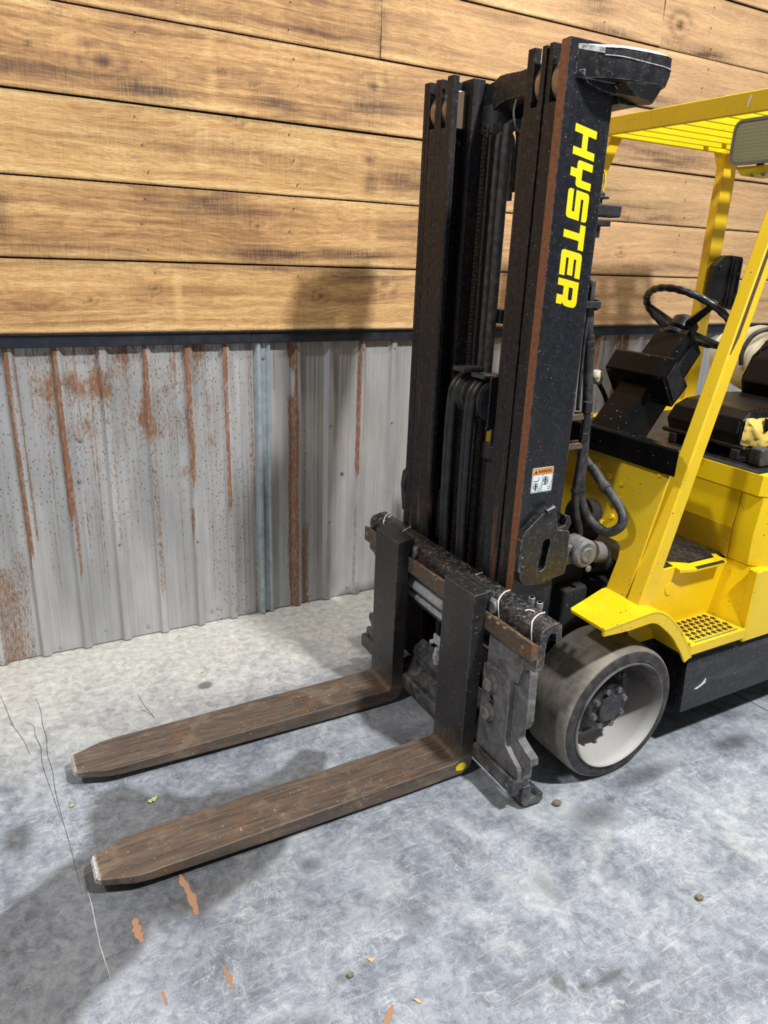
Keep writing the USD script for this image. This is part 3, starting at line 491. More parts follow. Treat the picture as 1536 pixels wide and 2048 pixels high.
for x, z, yy in [(0.106, 0.60, 3.22), (0.283, 0.50, 3.222), (0.457, 0.49, 3.222), (0.46, 1.13, 3.222), (0.458, 1.22, 3.222), (0.634, 0.47, 3.222), (0.81, 0.45, 3.222), (0.80, 1.09, 3.222), (0.978, 0.40, 3.222), (1.157, 1.30, 3.231), (1.325, 1.335, 3.222), (1.497, 1.33, 3.222), (1.497, 0.96, 3.222), (1.497, 0.45, 3.222), (1.668, 1.33, 3.222), (1.846, 1.33, 3.222), (1.846, 0.95, 3.222), (0.17, 0.03, 3.239), (0.37, 0.07, 3.239), (0.56, 0.045, 3.239), (0.87, 0.06, 3.239), (0.90, 0.07, 3.239), (1.62, 0.05, 3.239), (1.39, 0.05, 3.239), (1.575, 0.7, 3.239), (0.34, 0.98, 3.239), (0.32, 0.80, 3.239)]:
    add(wl, 'sheet_screw', cat(cyl((x, yy, z), (x, yy - 0.006, z), 0.0055, 6), cyl((x, yy + 0.001, z), (x, yy - 0.0015, z), 0.009, 14)), 'bolt_steel' if z > 0.2 else 'galvanised', False)
tr = thing('trim_1', (1.5, 3.20, 1.4), 'black metal strip between the planks and the ribbed sheets', 'trim', kind='structure')
tp = [(3.262, 1.372), (3.203, 1.372), (3.199, 1.376), (3.199, 1.418), (3.188, 1.422), (3.188, 1.426), (3.262, 1.426)]
for a, b in ((-4.4, 1.0905), (1.0925, 3.72), (3.722, 9.4)): add(tr, 'trim_strip', prism(tp, 'x', a, b), 'trim_black', False)

# ------------------------------------------------------------------ the forklift
YC = 2.112
fk = thing('forklift', (2.2, YC, 0), 'yellow and black counterbalance forklift with lowered steel forks beside the wall', 'forklift')
ZT = 2.338
# --- mast
ms = part(fk, 'mast', 'black three-stage mast with worn edges')
outer = union(box(1.5, 1.676, 1.7415, 1.757, 0.10, ZT), box(1.502, 1.530, 1.7415, 1.777, 0.10, ZT), box(1.646, 1.676, 1.7415, 1.777, 0.10, ZT))
middle = union(box(1.503, 1.655, 1.815, 1.829, 0.12, ZT), box(1.503, 1.528, 1.780, 1.818, 0.12, 2.19), box(1.503, 1.528, 1.812, 1.829, 0.12, ZT), box(1.506, 1.528, 1.820, 1.835, 0.12, 2.19), box(1.630, 1.655, 1.780, 1.829, 0.12, ZT))
inner = union(box(1.500, 1.628, 1.838, 1.856, 0.12, ZT - 0.003), prism([(1.500, 1.887), (1.500, 1.918), (1.506, 1.924), (1.522, 1.924), (1.522, 1.887)], 'z', 0.12, ZT), box(1.501, 1.522, 1.838, 1.890, 0.12, 2.185), box(1.582, 1.628, 1.838, 1.924, 0.12, ZT))
add(ms, 'outer_rail', outer, 'mast_plate', False); add(ms, 'outer_rail', mirror(outer), 'mast_paint', False)
add(ms, 'middle_rail', middle, 'mast_worn', False); add(ms, 'middle_rail', mirror(middle), 'mast_worn', False)
add(ms, 'inner_rail', inner, 'mast_worn', False); add(ms, 'inner_rail', mirror(inner), 'mast_worn', False)
add(ms, 'wear_strip', box(1.4988, 1.5025, 1.7425, 1.7765, 0.12, ZT - 0.002), 'rust_strip', False, label='rust-brown worn front edge of the near mast rail')
for ya, yb in ((1.779, 1.811), (1.842, 1.884)):
    r_ = cyl((1.562, ya, 2.245), (1.562, yb, 2.245), 0.060, 32, 0.004)
    add(ms, 'roller', r_, 'roller_steel', 40, label='tan steel roller'); add(ms, 'roller', mirror(r_), 'roller_steel', 40)
ys = [1.915, 1.93, 1.95, 1.975, 2.005, 2.04, YC]
top = [2.330, 2.328, 2.322, 2.326, 2.338, 2.338, 2.334]; bot = [2.13, 2.20, 2.222, 2.24, 2.254, 2.262, 2.264]
A = [(y, z) for y, z in zip(ys, top)]; B = [(y, z) for y, z in zip(ys, bot)]
cm = A + [(2 * YC - y, z) for y, z in A[-2::-1]] + [(2 * YC - y, z) for y, z in B] + B[-2::-1]
add(ms, 'crossmember', prism(cm, 'x', 1.628, 1.712), 'cast_black', 30, label='arched cast crossmember between the inner rails')
CO = [(1.528, 1.7415), (1.578, 1.690), (1.625, 1.668), (1.70, 1.659), (1.775, 1.656), (1.806, 1.666), (1.822, 1.692), (1.824, 1.80), (1.70, 1.80), (1.676, 1.7415)]
def cring(z, d): return [(x + (0 if y > 1.74 else d * (0.9 if x < 1.7 else -0.9)), y + (0 if y > 1.74 else d), z) for x, y in CO]
def casting():
    P = cring(2.324, 0.016) + cring(2.312, 0.001) + cring(2.272, 0.0) + cring(2.244, 0.006)
    a = hull(P); u = hull([(1.66, 1.69, 2.246), (1.72, 1.672, 2.246), (1.795, 1.675, 2.246), (1.812, 1.70, 2.246), (1.80, 1.76, 2.21), (1.66, 1.76, 2.23), (1.72, 1.692, 2.214), (1.785, 1.695, 2.206), (1.798, 1.716, 2.206), (1.812, 1.79, 2.246), (1.70, 1.79, 2.246)])
    b = hull([(x, y, z) for y in (1.77, YC) for x, z in ((1.722, 2.30), (1.735, 2.316), (1.80, 2.316), (1.818, 2.298), (1.818, 2.232), (1.80, 2.208), (1.73, 2.208), (1.722, 2.22))])
    lip = hull([(x, 1.724 + 0.016 * k, z) for k in (0, 1) for x, z in ((1.535, 2.262), (1.56, 2.234), (1.61, 2.222), (1.664, 2.216), (1.674, 2.226), (1.66, 2.25), (1.60, 2.27))])
    return cat(a, u, b, lip)
add(ms, 'top_casting', casting(), 'cast_black', 24, label='glossy black cast crosshead wrapping the near top corner of the mast'); add(ms, 'top_casting', mirror(casting()), 'cast_black', 24)
ro, ri = cring(2.3135, -0.0008)[:8], cring(2.325, 0.0150)[:8]; wr = []
for k in range(1, 6):
    wr.append(hull([ro[k], ro[k + 1], ri[k], ri[k + 1], np.array(ri[k]) - [0, 0, 0.003], np.array(ri[k + 1]) - [0, 0, 0.003]]))
wr.append(hull([ro[0], ro[1], ri[0], ri[1], np.array(ro[1]) - [0, 0, 0.014], np.array(ri[1]) - [0, 0, 0.003]]))
add(ms, 'worn_rim', cat(*wr), 'worn_rim', 20, label='rim of the casting rubbed pale')
add(ms, 'casting_seam', tube([(1.578, 1.690, 2.296), (1.625, 1.668, 2.294), (1.70, 1.659, 2.290), (1.775, 1.656, 2.287), (1.806, 1.666, 2.285), (1.822, 1.692, 2.284), (1.824, 1.76, 2.283)], 0.0016, 6), 'worn_rim', label='thin casting seam line')
ZC = YC + 0.165
add(ms, 'lift_cylinder', cat(cyl((1.668, ZC, 0.15), (1.668, ZC, 2.20), 0.044, 28, 0.003), cyl((1.668, ZC, 2.17), (1.668, ZC, 2.26), 0.05, 28, 0.004)), 'dark_metal', 40)
add(ms, 'lift_cylinder', cyl((1.668, 2 * YC - ZC, 0.15), (1.668, 2 * YC - ZC, 2.25), 0.044, 28, 0.003), 'dark_metal', 40)
def chain(x, y, z0, z1, w=0.017, pitch=0.0135):
    Ms = []; n = int((z1 - z0) / pitch)
    for i in range(n):
        z = z0 + i * pitch
        pl = box(x - 0.0062, x + 0.0062, -0.0016, 0.0016, z - 0.0095, z + 0.0095)
        for k in range(5): Ms.append(shift(pl, (0, y - w / 2 + w * (k + (0.0 if i % 2 else 0.5)) / 5, 0)))
        Ms.append(cyl((x, y - w / 2 - 0.002, z), (x, y + w / 2 + 0.002, z), 0.0036, 6))
    return cat(*Ms)
for x, y, z0, z1, w in ((1.590, 2.222, 1.20, 2.21, 0.020), (1.548, 2.180, 0.60, 1.29, 0.036), (1.548, 2.070, 0.60, 1.28, 0.036), (1.640, 2.004, 1.98, 2.23, 0.016)):
    add(ms, 'lift_chain', chain(x, y, z0, z1, w), 'chain_steel', False, kind='stuff')
add(ms, 'chain_anchor', cat(box(1.628, 1.652, 1.992, 2.016, 1.93, 1.99, 0.002), cyl((1.64, 2.004, 1.80), (1.64, 2.004, 1.94), 0.006, 10), box(1.622, 1.658, 1.985, 2.020, 1.805, 1.86, 0.003), cyl((1.64, 2.004, 1.775), (1.64, 2.004, 1.81), 0.014, 6), cyl((1.64, 2.004, 1.75), (1.64, 2.004, 1.78), 0.009, 10), box(1.60, 1.615, 2.015, 2.04, 1.86, 1.93, 0.003)), 'dark_metal', False)
add(ms, 'chain_sheave', cyl((1.65, 1.985, 2.205), (1.65, 2.03, 2.205), 0.032, 28, 0.003), 'dark_metal', 40)
add(ms, 'loose_wire', tube([(1.61, 2.10, 2.25), (1.60, 2.095, 2.21), (1.602, 2.075, 2.165), (1.62, 2.055, 2.155), (1.625, 2.045, 2.20), (1.62, 2.06, 2.245)], 0.004, 8), 'rubber_hose')
for y, r_, zt in ((2.128, 0.017, 2.185), (2.172, 0.012, 2.16)):
    add(ms, 'mast_hose', tube([(1.607, y, 0.60), (1.607, y, 1.6), (1.607, y, zt - 0.06), (1.617, y, zt - 0.012), (1.64, y, zt), (1.663, y, zt - 0.03), (1.668, y, zt - 0.2)], r_, 12), 'rubber_hose')
add(ms, 'chain_guard', box(1.632, 1.645, 2.195, 2.325, 0.2, 2.2), 'dark_metal', False)
add(ms, 'hose_guide', box(1.585, 1.63, 2.02, 2.035, 0.9, 2.19, 0.002), 'dark_metal', False)
add(ms, 'hose_brace', hull([(1.66 + d, 2.03 + a, z + b) for d in (0, 0.012) for a, z in ((0.10, 1.63), (-0.10, 1.82)) for b in (-0.018, 0.018)]), 'dark_metal', False)
# hose reels and the flat hoses that run down to the carriage
for y in (2.158, 2.062):
    sv = lathe([(0.012, -0.024), (0.070, -0.024), (0.078, -0.020), (0.078, -0.016), (0.066, -0.010), (0.066, 0.010), (0.078, 0.016), (0.078, 0.020), (0.070, 0.024), (0.012, 0.024)], (1.588, y, 1.297), 'y', 56)
    rings = cat(*[lathe([(r_ - 0.0018, -0.0265), (r_ + 0.0018, -0.0265), (r_ + 0.0018, -0.02), (r_ - 0.0018, -0.02)], (1.588, y, 1.297), 'y', 48) for r_ in (0.028, 0.040, 0.052, 0.064)])
    add(ms, 'hose_sheave', cat(sv, rings), 'sheave_rubber', 40, label='black rubber hose sheave with ringed face')
def flat(y, w):
    P = [(1.588 + 0.07 * math.cos(a), 1.297 + 0.07 * math.sin(a)) for a in np.radians(np.arange(70, 181, 11))] + [(1.514, 1.22), (1.513, 1.1), (1.516, 0.9), (1.522, 0.72), (1.524, 0.60)]
    return cat(*[tube([(x, y + k * w, z) for x, z in P], 0.0128, 10, 4) for k in (-0.5, 0.5)], *[tube([(x + 0.003, y, z) for x, z in P], 0.009, 8, 4)])
add(ms, 'flat_hose', flat(2.205, 0.026), 'flat_hose', 40); add(ms, 'flat_hose', flat(2.090, 0.026), 'flat_hose', 40)
add(ms, 'sheave_bracket', cat(box(1.545, 1.625, 2.018, 2.026, 1.20, 1.385, 0.002), box(1.555, 1.63, 2.018, 2.20, 1.378, 1.386, 0.002), cyl((1.548, 2.015, 1.205), (1.548, 2.026, 1.205), 0.008, 12)), 'mast_plate', False)
add(ms, 'bracket_bolt', cyl((1.605, 2.02, 1.287), (1.605, 2.004, 1.287), 0.013, 16, 0.003), 'bolt_steel', 40)
add(ms, 'rubber_pad', rbox(1.50, 1.595, 2.125, 2.195, 1.386, 1.404, 0.006, 3), 'rubber_hose', 40); add(ms, 'rubber_pad', rbox(1.525, 1.60, 2.035, 2.115, 1.374, 1.390, 0.006, 3), 'rubber_hose', 40)
add(ms, 'free_lift_cylinder', cat(cyl((1.60, 2.042, 0.2), (1.60, 2.042, 1.13), 0.030, 24, 0.003), cyl((1.60, 2.042, 1.09), (1.60, 2.042, 1.14), 0.046, 28, 0.004), cyl((1.60, 2.042, 1.13), (1.60, 2.042, 1.25), 0.014, 16)), 'dark_metal', 40)
for z0_, z1_, x0_ in ((0.14, 0.30, 1.64), (0.75, 0.88, 1.678), (1.55, 1.60, 1.678)): add(ms, 'mast_tie', box(x0_, x0_ + 0.022, 1.76, 2.46, z0_, z1_, 0.004), 'dark_metal', False)
bk = rounded([(1.606, 0.998), (1.572, 0.980), (1.501, 0.922), (1.494, 0.868), (1.506, 0.755), (1.527, 0.732), (1.607, 0.722), (1.661, 0.736), (1.704, 0.742), (1.710, 0.791), (1.704, 0.902), (1.652, 0.912), (1.646, 0.925), (1.624, 0.990)], 0.006)
slot = unary_union([Point(1.606, 0.872).buffer(0.0175), Point(1.594, 0.790).buffer(0.0175), Polygon([(1.5885, 0.872), (1.6235, 0.872), (1.6115, 0.79), (1.5765, 0.79)])])
add(ms, 'mast_bracket', cat(prism(bk.difference(slot), 'y', 1.716, 1.742), prism(rounded([(1.64, 0.905), (1.66, 0.90), (1.70, 0.90), (1.712, 0.93), (1.70, 0.955), (1.675, 0.965), (1.69, 0.94), (1.682, 0.922), (1.655, 0.918)], 0.002), 'y', 1.722, 1.755), cyl((1.582, 1.712, 0.988), (1.618, 1.712, 1.0), 0.012, 12, 0.003), box(1.496, 1.506, 1.717, 1.741, 0.78, 0.90, 0.003), cyl((1.512, 1.717, 0.80), (1.512, 1.712, 0.80), 0.005, 8), cyl((1.507, 1.717, 0.835), (1.507, 1.712, 0.835), 0.004, 8)), 'cast_black', 35, label='cast tilt bracket with an oval slot')
add(ms, 'mast_bracket', mirror(prism(bk.difference(slot), 'y', 1.716, 1.742)), 'cast_black', 35)
add(ms, 'hose_stop', rbox(1.535, 1.575, 2.235, 2.295, 0.70, 0.905, 0.012, 3), 'mast_plate', 40)
# --- tilt cylinder, axle
add(fk, 'tilt_cylinder', cat(cyl((1.785, 1.700, 0.806), (1.785, 1.79, 0.806), 0.052, 28, 0.008), cyl((1.785, 1.700, 0.806), (1.785, 1.694, 0.806), 0.028, 24, 0.003), cyl((1.785, 1.75, 0.806), (1.94, 1.77, 0.762), 0.040, 24, 0.01), hull([(1.70, y, z) for y in (1.735, 1.765) for z in (0.76, 0.83)] + [(1.79, y, z) for y in (1.735, 1.765) for z in (0.77, 0.84)]), cyl((1.805, 1.71, 0.748), (1.805, 1.70, 0.748), 0.013, 14, 0.003)), 'dusty_casting', 40, label='dusty tilt cylinder head')
add(fk, 'axle', cat(cyl((1.84, 1.72, 0.2595), (1.84, 2.50, 0.2595), 0.11, 28), box(1.70, 1.98, 1.76, 2.46, 0.16, 0.52, 0.03), box(1.692, 1.90, 1.80, 2.44, 0.50, 0.74, 0.02), rbox(1.74, 1.86, 1.735, 1.86, 0.38, 0.66, 0.02, 3)), 'underbody', 40)
add(fk, 'engine_block', cat(box(1.90, 4.2, 1.66, 2.56, 0.22, 0.66), box(1.98, 2.4, 1.70, 2.52, 0.55, 0.70), cyl((1.86, 1.86, 0.90), (1.95, 1.86, 0.88), 0.06, 24, 0.01), cyl((1.9, 1.80, 0.72), (2.0, 1.80, 0.70), 0.04, 20, 0.006), cyl((1.9, 1.95, 0.78), (2.05, 1.95, 0.78), 0.05, 20, 0.006)), 'underbody', 30)
# --- carriage
cg = part(fk, 'carriage', 'worn steel fork carriage with side shift')
lipm = man(prism([(1.381, 0.598), (1.381, 0.658), (1.384, 0.661), (1.415, 0.645), (1.415, 0.602)], 'y', 1.484, 2.603))
for y, d in ((1.702, 0.018), (1.658, 0.016), (1.622, 0.017), (2.03, 0.010), (2.36, 0.012)): lipm -= man(hull([(1.375, y - d * .6, 0.645), (1.375, y + d * .6, 0.645), (1.375, y - d * .6, 0.68), (1.375, y + d * .6, 0.68), (1.403, y - d * .5, 0.648), (1.403, y + d * .5, 0.648), (1.403, y - d * .6, 0.68), (1.403, y + d * .6, 0.68)]))
add(cg, 'fork_rail', unman(lipm), 'rail_rust', False, label='brown worn upper fork rail with notches')
cap = rounded([(1.412, 0.570), (1.412, 0.690), (1.420, 0.700), (1.452, 0.712), (1.480, 0.714), (1.493, 0.700), (1.498, 0.642), (1.478, 0.642), (1.474, 0.672), (1.464, 0.682), (1.447, 0.680), (1.437, 0.665), (1.436, 0.570)], 0.0025)
add(cg, 'carriage_bar', prism(cap, 'y', 1.482, 2.603), 'carriage_cap', 40, label='dark curved top bar with scuffed paint and chalk marks')
for P in ([(1.4195, 2.514, .702), (1.452, 2.55, .7135), (1.482, 2.568, .7155)], [(1.416, 2.505, .698), (1.43, 2.522, .7055)], [(1.452, 2.528, .7135), (1.475, 2.54, .716)], [(1.4145, 2.355, .692), (1.422, 2.366, .7035), (1.452, 2.377, .7135), (1.482, 2.39, .7155)], [(1.452, 1.888, .7135), (1.485, 1.894, .7135)], [(1.411, 1.688, .645), (1.411, 1.70, .688), (1.425, 1.715, .7035), (1.455, 1.728, .7145), (1.484, 1.735, .7145)], [(1.411, 1.515, .612), (1.411, 1.528, .685), (1.425, 1.543, .7035), (1.455, 1.553, .7145), (1.484, 1.556, .7145)], [(1.44, 1.60, .7095), (1.452, 1.592, .7135), (1.458, 1.575, .7145)]):
    add(cg, 'chalk_line', tube(P, 0.0026, 6, 5), 'white_mark', label='white chalk line')
add(cg, 'lower_rail', prism([(1.381, 0.077), (1.381, 0.128), (1.385, 0.134), (1.404, 0.134), (1.408, 0.128), (1.448, 0.120), (1.452, 0.080), (1.426, 0.076), (1.424, 0.096), (1.410, 0.096), (1.408, 0.077)], 'y', 1.495, 2.603), 'carriage_steel', False, label='lower fork rail')
hook = rounded([(1.424, 0.100), (1.428, 0.030), (1.438, 0.014), (1.508, 0.008), (1.518, 0.018), (1.516, 0.046), (1.500, 0.052), (1.482, 0.040), (1.462, 0.042), (1.456, 0.060), (1.454, 0.100)], 0.002)
add(cg, 'lower_hook', prism(hook, 'y', 1.492, 1.555), 'carriage_steel', 40); add(cg, 'lower_hook', prism(hook, 'y', 2.54, 2.603), 'carriage_steel', 40)
up = rounded([(1.725, 0.60), (1.725, 0.455), (1.59, 0.463), (1.560, 0.470), (1.552, 0.500), (1.545, 0.530), (1.530, 0.540), (1.508, 0.548), (1.484, 0.552), (1.482, 0.60)], 0.006)
lo = rounded([(1.728, 0.462), (1.590, 0.462), (1.583, 0.44), (1.581, 0.25), (1.574, 0.222), (1.545, 0.20), (1.507, 0.178), (1.498, 0.168), (1.496, 0.12), (1.76, 0.12), (1.745, 0.20), (1.728, 0.25)], 0.004)
web = rounded([(1.72, 0.56), (1.56, 0.56), (1.535, 0.535), (1.522, 0.515), (1.514, 0.34), (1.523, 0.312), (1.545, 0.285), (1.545, 0.258), (1.50, 0.236), (1.472, 0.225), (1.468, 0.200), (1.494, 0.175), (1.494, 0.125), (1.74, 0.125)], 0.005)
slot2 = unary_union([sbox(1.657, 0.305, 1.683, 0.36), Point(1.67, 0.36).buffer(0.013), Point(1.67, 0.305).buffer(0.013)])
sp_ = cat(prism(up, 'x', 1.408, 1.430), prism(lo.difference(slot2), 'x', 1.398, 1.424), prism(web, 'x', 1.424, 1.455))
add(cg, 'side_plate', sp_, 'dusty_casting', 35, label='dusty cast side plate with two big bolts'); add(cg, 'side_plate', mirror(sp_, 2.0435), 'carriage_steel', 35)
for z in (0.407, 0.296): add(cg, 'side_plate_bolt', shift(hexbolt((1.399, 1.675, z), (-1, 0, 0), 0.025, 0.026, 0.033), (0, 0, 0)), 'bolt_steel', 30)
add(cg, 'slot_edge', cat(prism(Point(1.67, 0.355).buffer(0.016).difference(Point(1.67, 0.352).buffer(0.0125)), 'x', 1.3965, 1.40)), 'bolt_steel', 30)
add(cg, 'side_shift_cylinder', cat(cyl((1.440, 1.95, 0.522), (1.440, 2.44, 0.522), 0.026, 24, 0.006), box(1.425, 1.455, 1.93, 2.45, 0.553, 0.572, 0.006), box(1.43, 1.46, 1.93, 2.45, 0.455, 0.478, 0.004)), 'silver_rod', 40, label='silver side shift cylinder behind the forks')
add(cg, 'back_plate', cat(box(1.455, 1.475, 1.74, 2.36, 0.425, 0.46), box(1.458, 1.476, 1.75, 2.345, 0.545, 0.64), hull([(1.440, 1.76, 0.225), (1.440, 2.26, 0.225), (1.465, 1.76, 0.285), (1.465, 2.22, 0.285), (1.48, 1.76, 0.225), (1.48, 2.26, 0.225)]), box(1.44, 1.475, 1.76, 2.275, 0.125, 0.225, 0.006), hull([(1.41, 1.80, 0.130), (1.41, 2.33, 0.130), (1.445, 1.80, 0.175), (1.445, 2.29, 0.175), (1.46, 1.8, 0.12), (1.46, 2.3, 0.12)])), 'carriage_steel', False)
add(cg, 'back_plate', cat(box(1.478, 1.498, 2.13, 2.155, 0.20, 0.66), hull([(1.48, 2.15, 0.50), (1.48, 2.12, 0.50), (1.48, 2.06, 0.26), (1.48, 2.04, 0.26), (1.49, 2.15, 0.50), (1.49, 2.06, 0.26)])), 'dark_metal', False)
add(cg, 'hose_fitting', cat(box(1.425, 1.435, 2.03, 2.09, 0.345, 0.385, 0.002), cyl((1.428, 2.058, 0.262), (1.428, 2.058, 0.335), 0.013, 14, 0.003), cyl((1.428, 2.058, 0.285), (1.428, 2.058, 0.310), 0.017, 6), cyl((1.415, 2.095, 0.345), (1.438, 2.075, 0.357), 0.010, 12, 0.003)), 'silver_rod', 35, label='grey hydraulic hose fitting')
for y in (1.720, 2.232): add(cg, 'fork_latch', cat(hull([(1.404, y + a, 0.695) for a in (-0.005, 0.05)] + [(1.416, y + a, z) for a in (-0.012, 0.06) for z in (0.64, 0.70)] + [(1.398, y + a, 0.66) for a in (-0.008, 0.04)]), cyl((1.400, y + 0.006, 0.672), (1.415, y + 0.006, 0.672), 0.026, 18, 0.004)), 'dusty_casting', 35)
for y in (1.632, 1.592): add(cg, 'grease_pin', cat(cyl((1.492, y, 0.66), (1.492, y, 0.733), 0.0095, 14, 0.002), cyl((1.492, y, 0.712), (1.492, y, 0.733), 0.0115, 14, 0.002)), 'bolt_steel', 40)
add(cg, 'rail_pin', cat(cyl((1.3815, 1.522, 0.632), (1.3785, 1.522, 0.632), 0.0075, 12)), 'bolt_steel', 30); add(cg, 'rail_pin', cyl((1.3815, 1.525, 0.103), (1.3785, 1.525, 0.103), 0.006, 12), 'bolt_steel', 30); add(cg, 'rail_pin', cyl((1.3815, 2.58, 0.632), (1.3785, 2.58, 0.632), 0.0075, 12), 'bolt_steel', 30)
rg = [(1.445 + 0.02 * math.cos(a), 2.628, 0.655 + 0.036 * math.sin(a)) for a in np.radians(np.arange(0, 360, 20))]
add(cg, 'ring_handle', cat(tube(rg, 0.007, 8, None, True), cyl((1.445, 2.60, 0.655), (1.445, 2.635, 0.655), 0.012, 12)), 'dusty_casting', 40)
# --- forks
def fork(y0, y1, x0):
    w = y1 - y0; X1, X2 = 1.328, 1.381; zt = 0.070
    arc = lambda cx, cz, r, a0, a1, n: [(cx + r * math.cos(a), cz + r * math.sin(a)) for a in np.radians(np.linspace(a0, a1, n))]
    prof = [(X1, 0.727), (X2, 0.731)] + arc(X2 - 0.050, 0.066, 0.050, 0, -90, 7) + [(1.10, 0.014), (0.60, 0.022), (0.30, 0.032), (x0 + 0.03, 0.040), (x0 + 0.002, 0.046), (x0, 0.052), (x0 + 0.006, 0.0615), (0.30, 0.0645), (0.8, 0.068)] + arc(X1 - 0.020, zt + 0.020, 0.020, -90, 0, 5)
    ym = (y0 + y1) / 2
    plan = [(1.5, y0), (x0 + 0.150, y0), (x0 + 0.105, y0 + 0.004), (x0 + 0.012, ym - 0.052), (x0, ym - 0.040), (x0, ym + 0.040), (x0 + 0.012, ym + 0.052), (x0 + 0.105, y1 - 0.004), (x0 + 0.150, y1), (1.5, y1)]
    return unman(man(prism(prof, 'y', y0, y1)) ^ man(prism(plan, 'z', 0, 1)))
for y0, y1, x0, nm in ((1.725, 1.901, 0.103, 'near steel fork with a white-scuffed tip'), (2.229, 2.405, 0.107, 'far steel fork closer to the wall')):
    f_ = part(fk, 'fork', nm)
    add(f_, 'fork_blade', fork(y0, y1, x0), 'fork_steel', 25)
    add(f_, 'top_hook', hull([(x, y, z) for y in (y0 + 0.01, y1 - 0.01) for x, z in ((1.375, 0.69), (1.375, 0.727), (1.425, 0.722), (1.435, 0.70), (1.425, 0.66), (1.412, 0.662))]) if False else box(1.379, 1.412, y0 + 0.012, y1 - 0.012, 0.664, 0.728, 0.004), 'fork_steel', False)
    add(f_, 'bottom_hook', box(1.379, 1.384, y0 + 0.012, y1 - 0.012, 0.07, 0.14), 'fork_steel', False)
add(fk, 'tape_patch', hull([(1.335 + 0.024 * math.cos(a), 1.7235 + d, 0.047 + 0.018 * math.sin(a)) for a in np.radians([20, 60, 110, 160, 210, 290, 330]) for d in (0, 0.002)]), 'letter_yellow', False, label='torn yellow tape patch on the near fork heel')
# --- lettering and warning label on the mast
lt = part(fk, 'lettering', 'large yellow letters running down the mast side')
def letters():
    w, h, s, t = 0.074, 0.083, 0.0205, 0.0215
    b = lambda u0, u1, v0, v1: sbox(u0, v0 * h, u1, v1 * h)
    tt = t / h
    return [('H', 0.000, 0.0775, lambda w: unary_union([b(0, s, 0, 1), b(w - s, w, 0, 1), b(0, w, .37, .37 + tt)])),
            ('Y', 0.0865, 0.0700, lambda w: unary_union([b(0, s, .50, 1), b(w - s, w, .50, 1), rounded(b(0, w, .28, .28 + tt * 2.2), 0.009).union(b(0, s, .5, .6)), b(w / 2 - s * .55, w / 2 + s * .55, 0, .4)]).difference(b(s, w - s, .54, 1))),
            ('S', 0.1640, 0.0790, lambda w: unary_union([rounded(b(0, w, 1 - .63, 1), 0.010).difference(b(s, w + .01, .63 - .001, 1 - tt)), rounded(b(0, w, 0, .63), 0.010).difference(b(-.01, w - s, tt, .37))])),
            ('T', 0.2510, 0.0700, lambda w: unary_union([b(0, w, 1 - tt, 1), b(w / 2 - s * .52, w / 2 + s * .52, 0, 1)])),
            ('E', 0.3290, 0.0720, lambda w: unary_union([rounded(b(0, w + .02, 0, 1), 0.010).intersection(b(0, w, 0, 1)).difference(b(s, w + .03, tt, 1 - tt)), b(0, w - .004, .37, .37 + tt)])),
            ('R', 0.4100, 0.0770, lambda w: unary_union([b(0, s, 0, 1), rounded(b(-.03, w, .29, 1), 0.017).intersection(b(0, w, 0, 1)).difference(rounded(b(s - .01, w - s, .29 + tt, 1 - tt), 0.004).intersection(b(s, w, 0, 1))), rounded(b(w - s * 1.5, w - .003, -.2, .42), 0.008).intersection(b(0, w, 0, .36))]).difference(Polygon([(w + .002, .225 * h), (w + .002, .37 * h), (w - .011, .30 * h)])))]
for ch, u0, w, fn in letters():
    q = fn(w).buffer(0.0004).buffer(0.0008).buffer(-0.0012)
    def tomast(p): return [(1.5485 + v, 2.1365 - u0 - u - 0.175 * v) for u, v in p]
    polys = [Polygon(tomast(g_.exterior.coords), [tomast(i.coords) for i in g_.interiors]) for g_ in getattr(q, 'geoms', [q])]
    add(lt, 'letter', cat(*[prism(p, 'y', 1.7405, 1.7416) for p in polys]), 'letter_yellow', False)
wb = part(fk, 'warning_label', 'white warning label with an orange band')
def onmast(P): return [(1.532 + u, 1.0505 + v) for u, v in P]
add(wb, 'label_sheet', prism(rounded(onmast([(0, 0), (0.0885, 0), (0.0885, 0.0855), (0, 0.0855)]), 0.004), 'y', 1.7407, 1.7416), 'label_white', False)
add(wb, 'label_band', prism(onmast([(0.004, 0.063), (0.0845, 0.063), (0.0845, 0.082), (0.004, 0.082)]), 'y', 1.7403, 1.7412), 'label_orange', False)
tm = meshkit.text_mesh('WARNING', 0.0105, 0.0006, True); b0, b1 = tm.bounds[0], tm.bounds[1]; k = 0.058 / (b1[0] - b0[0])
V = tm.vertices.copy(); V = np.stack([1.532 + 0.0235 + (V[:, 0] - b0[0]) * k, 1.7399 + V[:, 2], 1.0505 + 0.0672 + V[:, 1] - 0.0], -1); add(wb, 'label_text', trimesh.Trimesh(V, tm.faces[:, ::-1], process=False), 'label_print', False)
tri = Polygon(onmast([(0.008, 0.0665), (0.021, 0.0665), (0.0145, 0.079)])).difference(Polygon(onmast([(0.0137, 0.0705), (0.0153, 0.0705), (0.0153, 0.0755), (0.0137, 0.0755)])))
add(wb, 'label_symbol', prism(tri, 'y', 1.7399, 1.7406), 'label_print', False)
def line(P, w): return shapely.LineString(onmast(P)).buffer(w / 2)
def man_icon(cx, cz): return unary_union([Point(*onmast([(cx, cz + 0.0095)])[0]).buffer(0.0022), line([(cx, cz + 0.006), (cx, cz - 0.003)], 0.0048), line([(cx - 0.001, cz - 0.003), (cx - 0.003, cz - 0.0125)], 0.002), line([(cx + 0.001, cz - 0.003), (cx + 0.003, cz - 0.0125)], 0.002), line([(cx - 0.002, cz + 0.006), (cx - 0.007, cz)], 0.0016), line([(cx + 0.002, cz + 0.006), (cx + 0.007, cz)], 0.0016)])
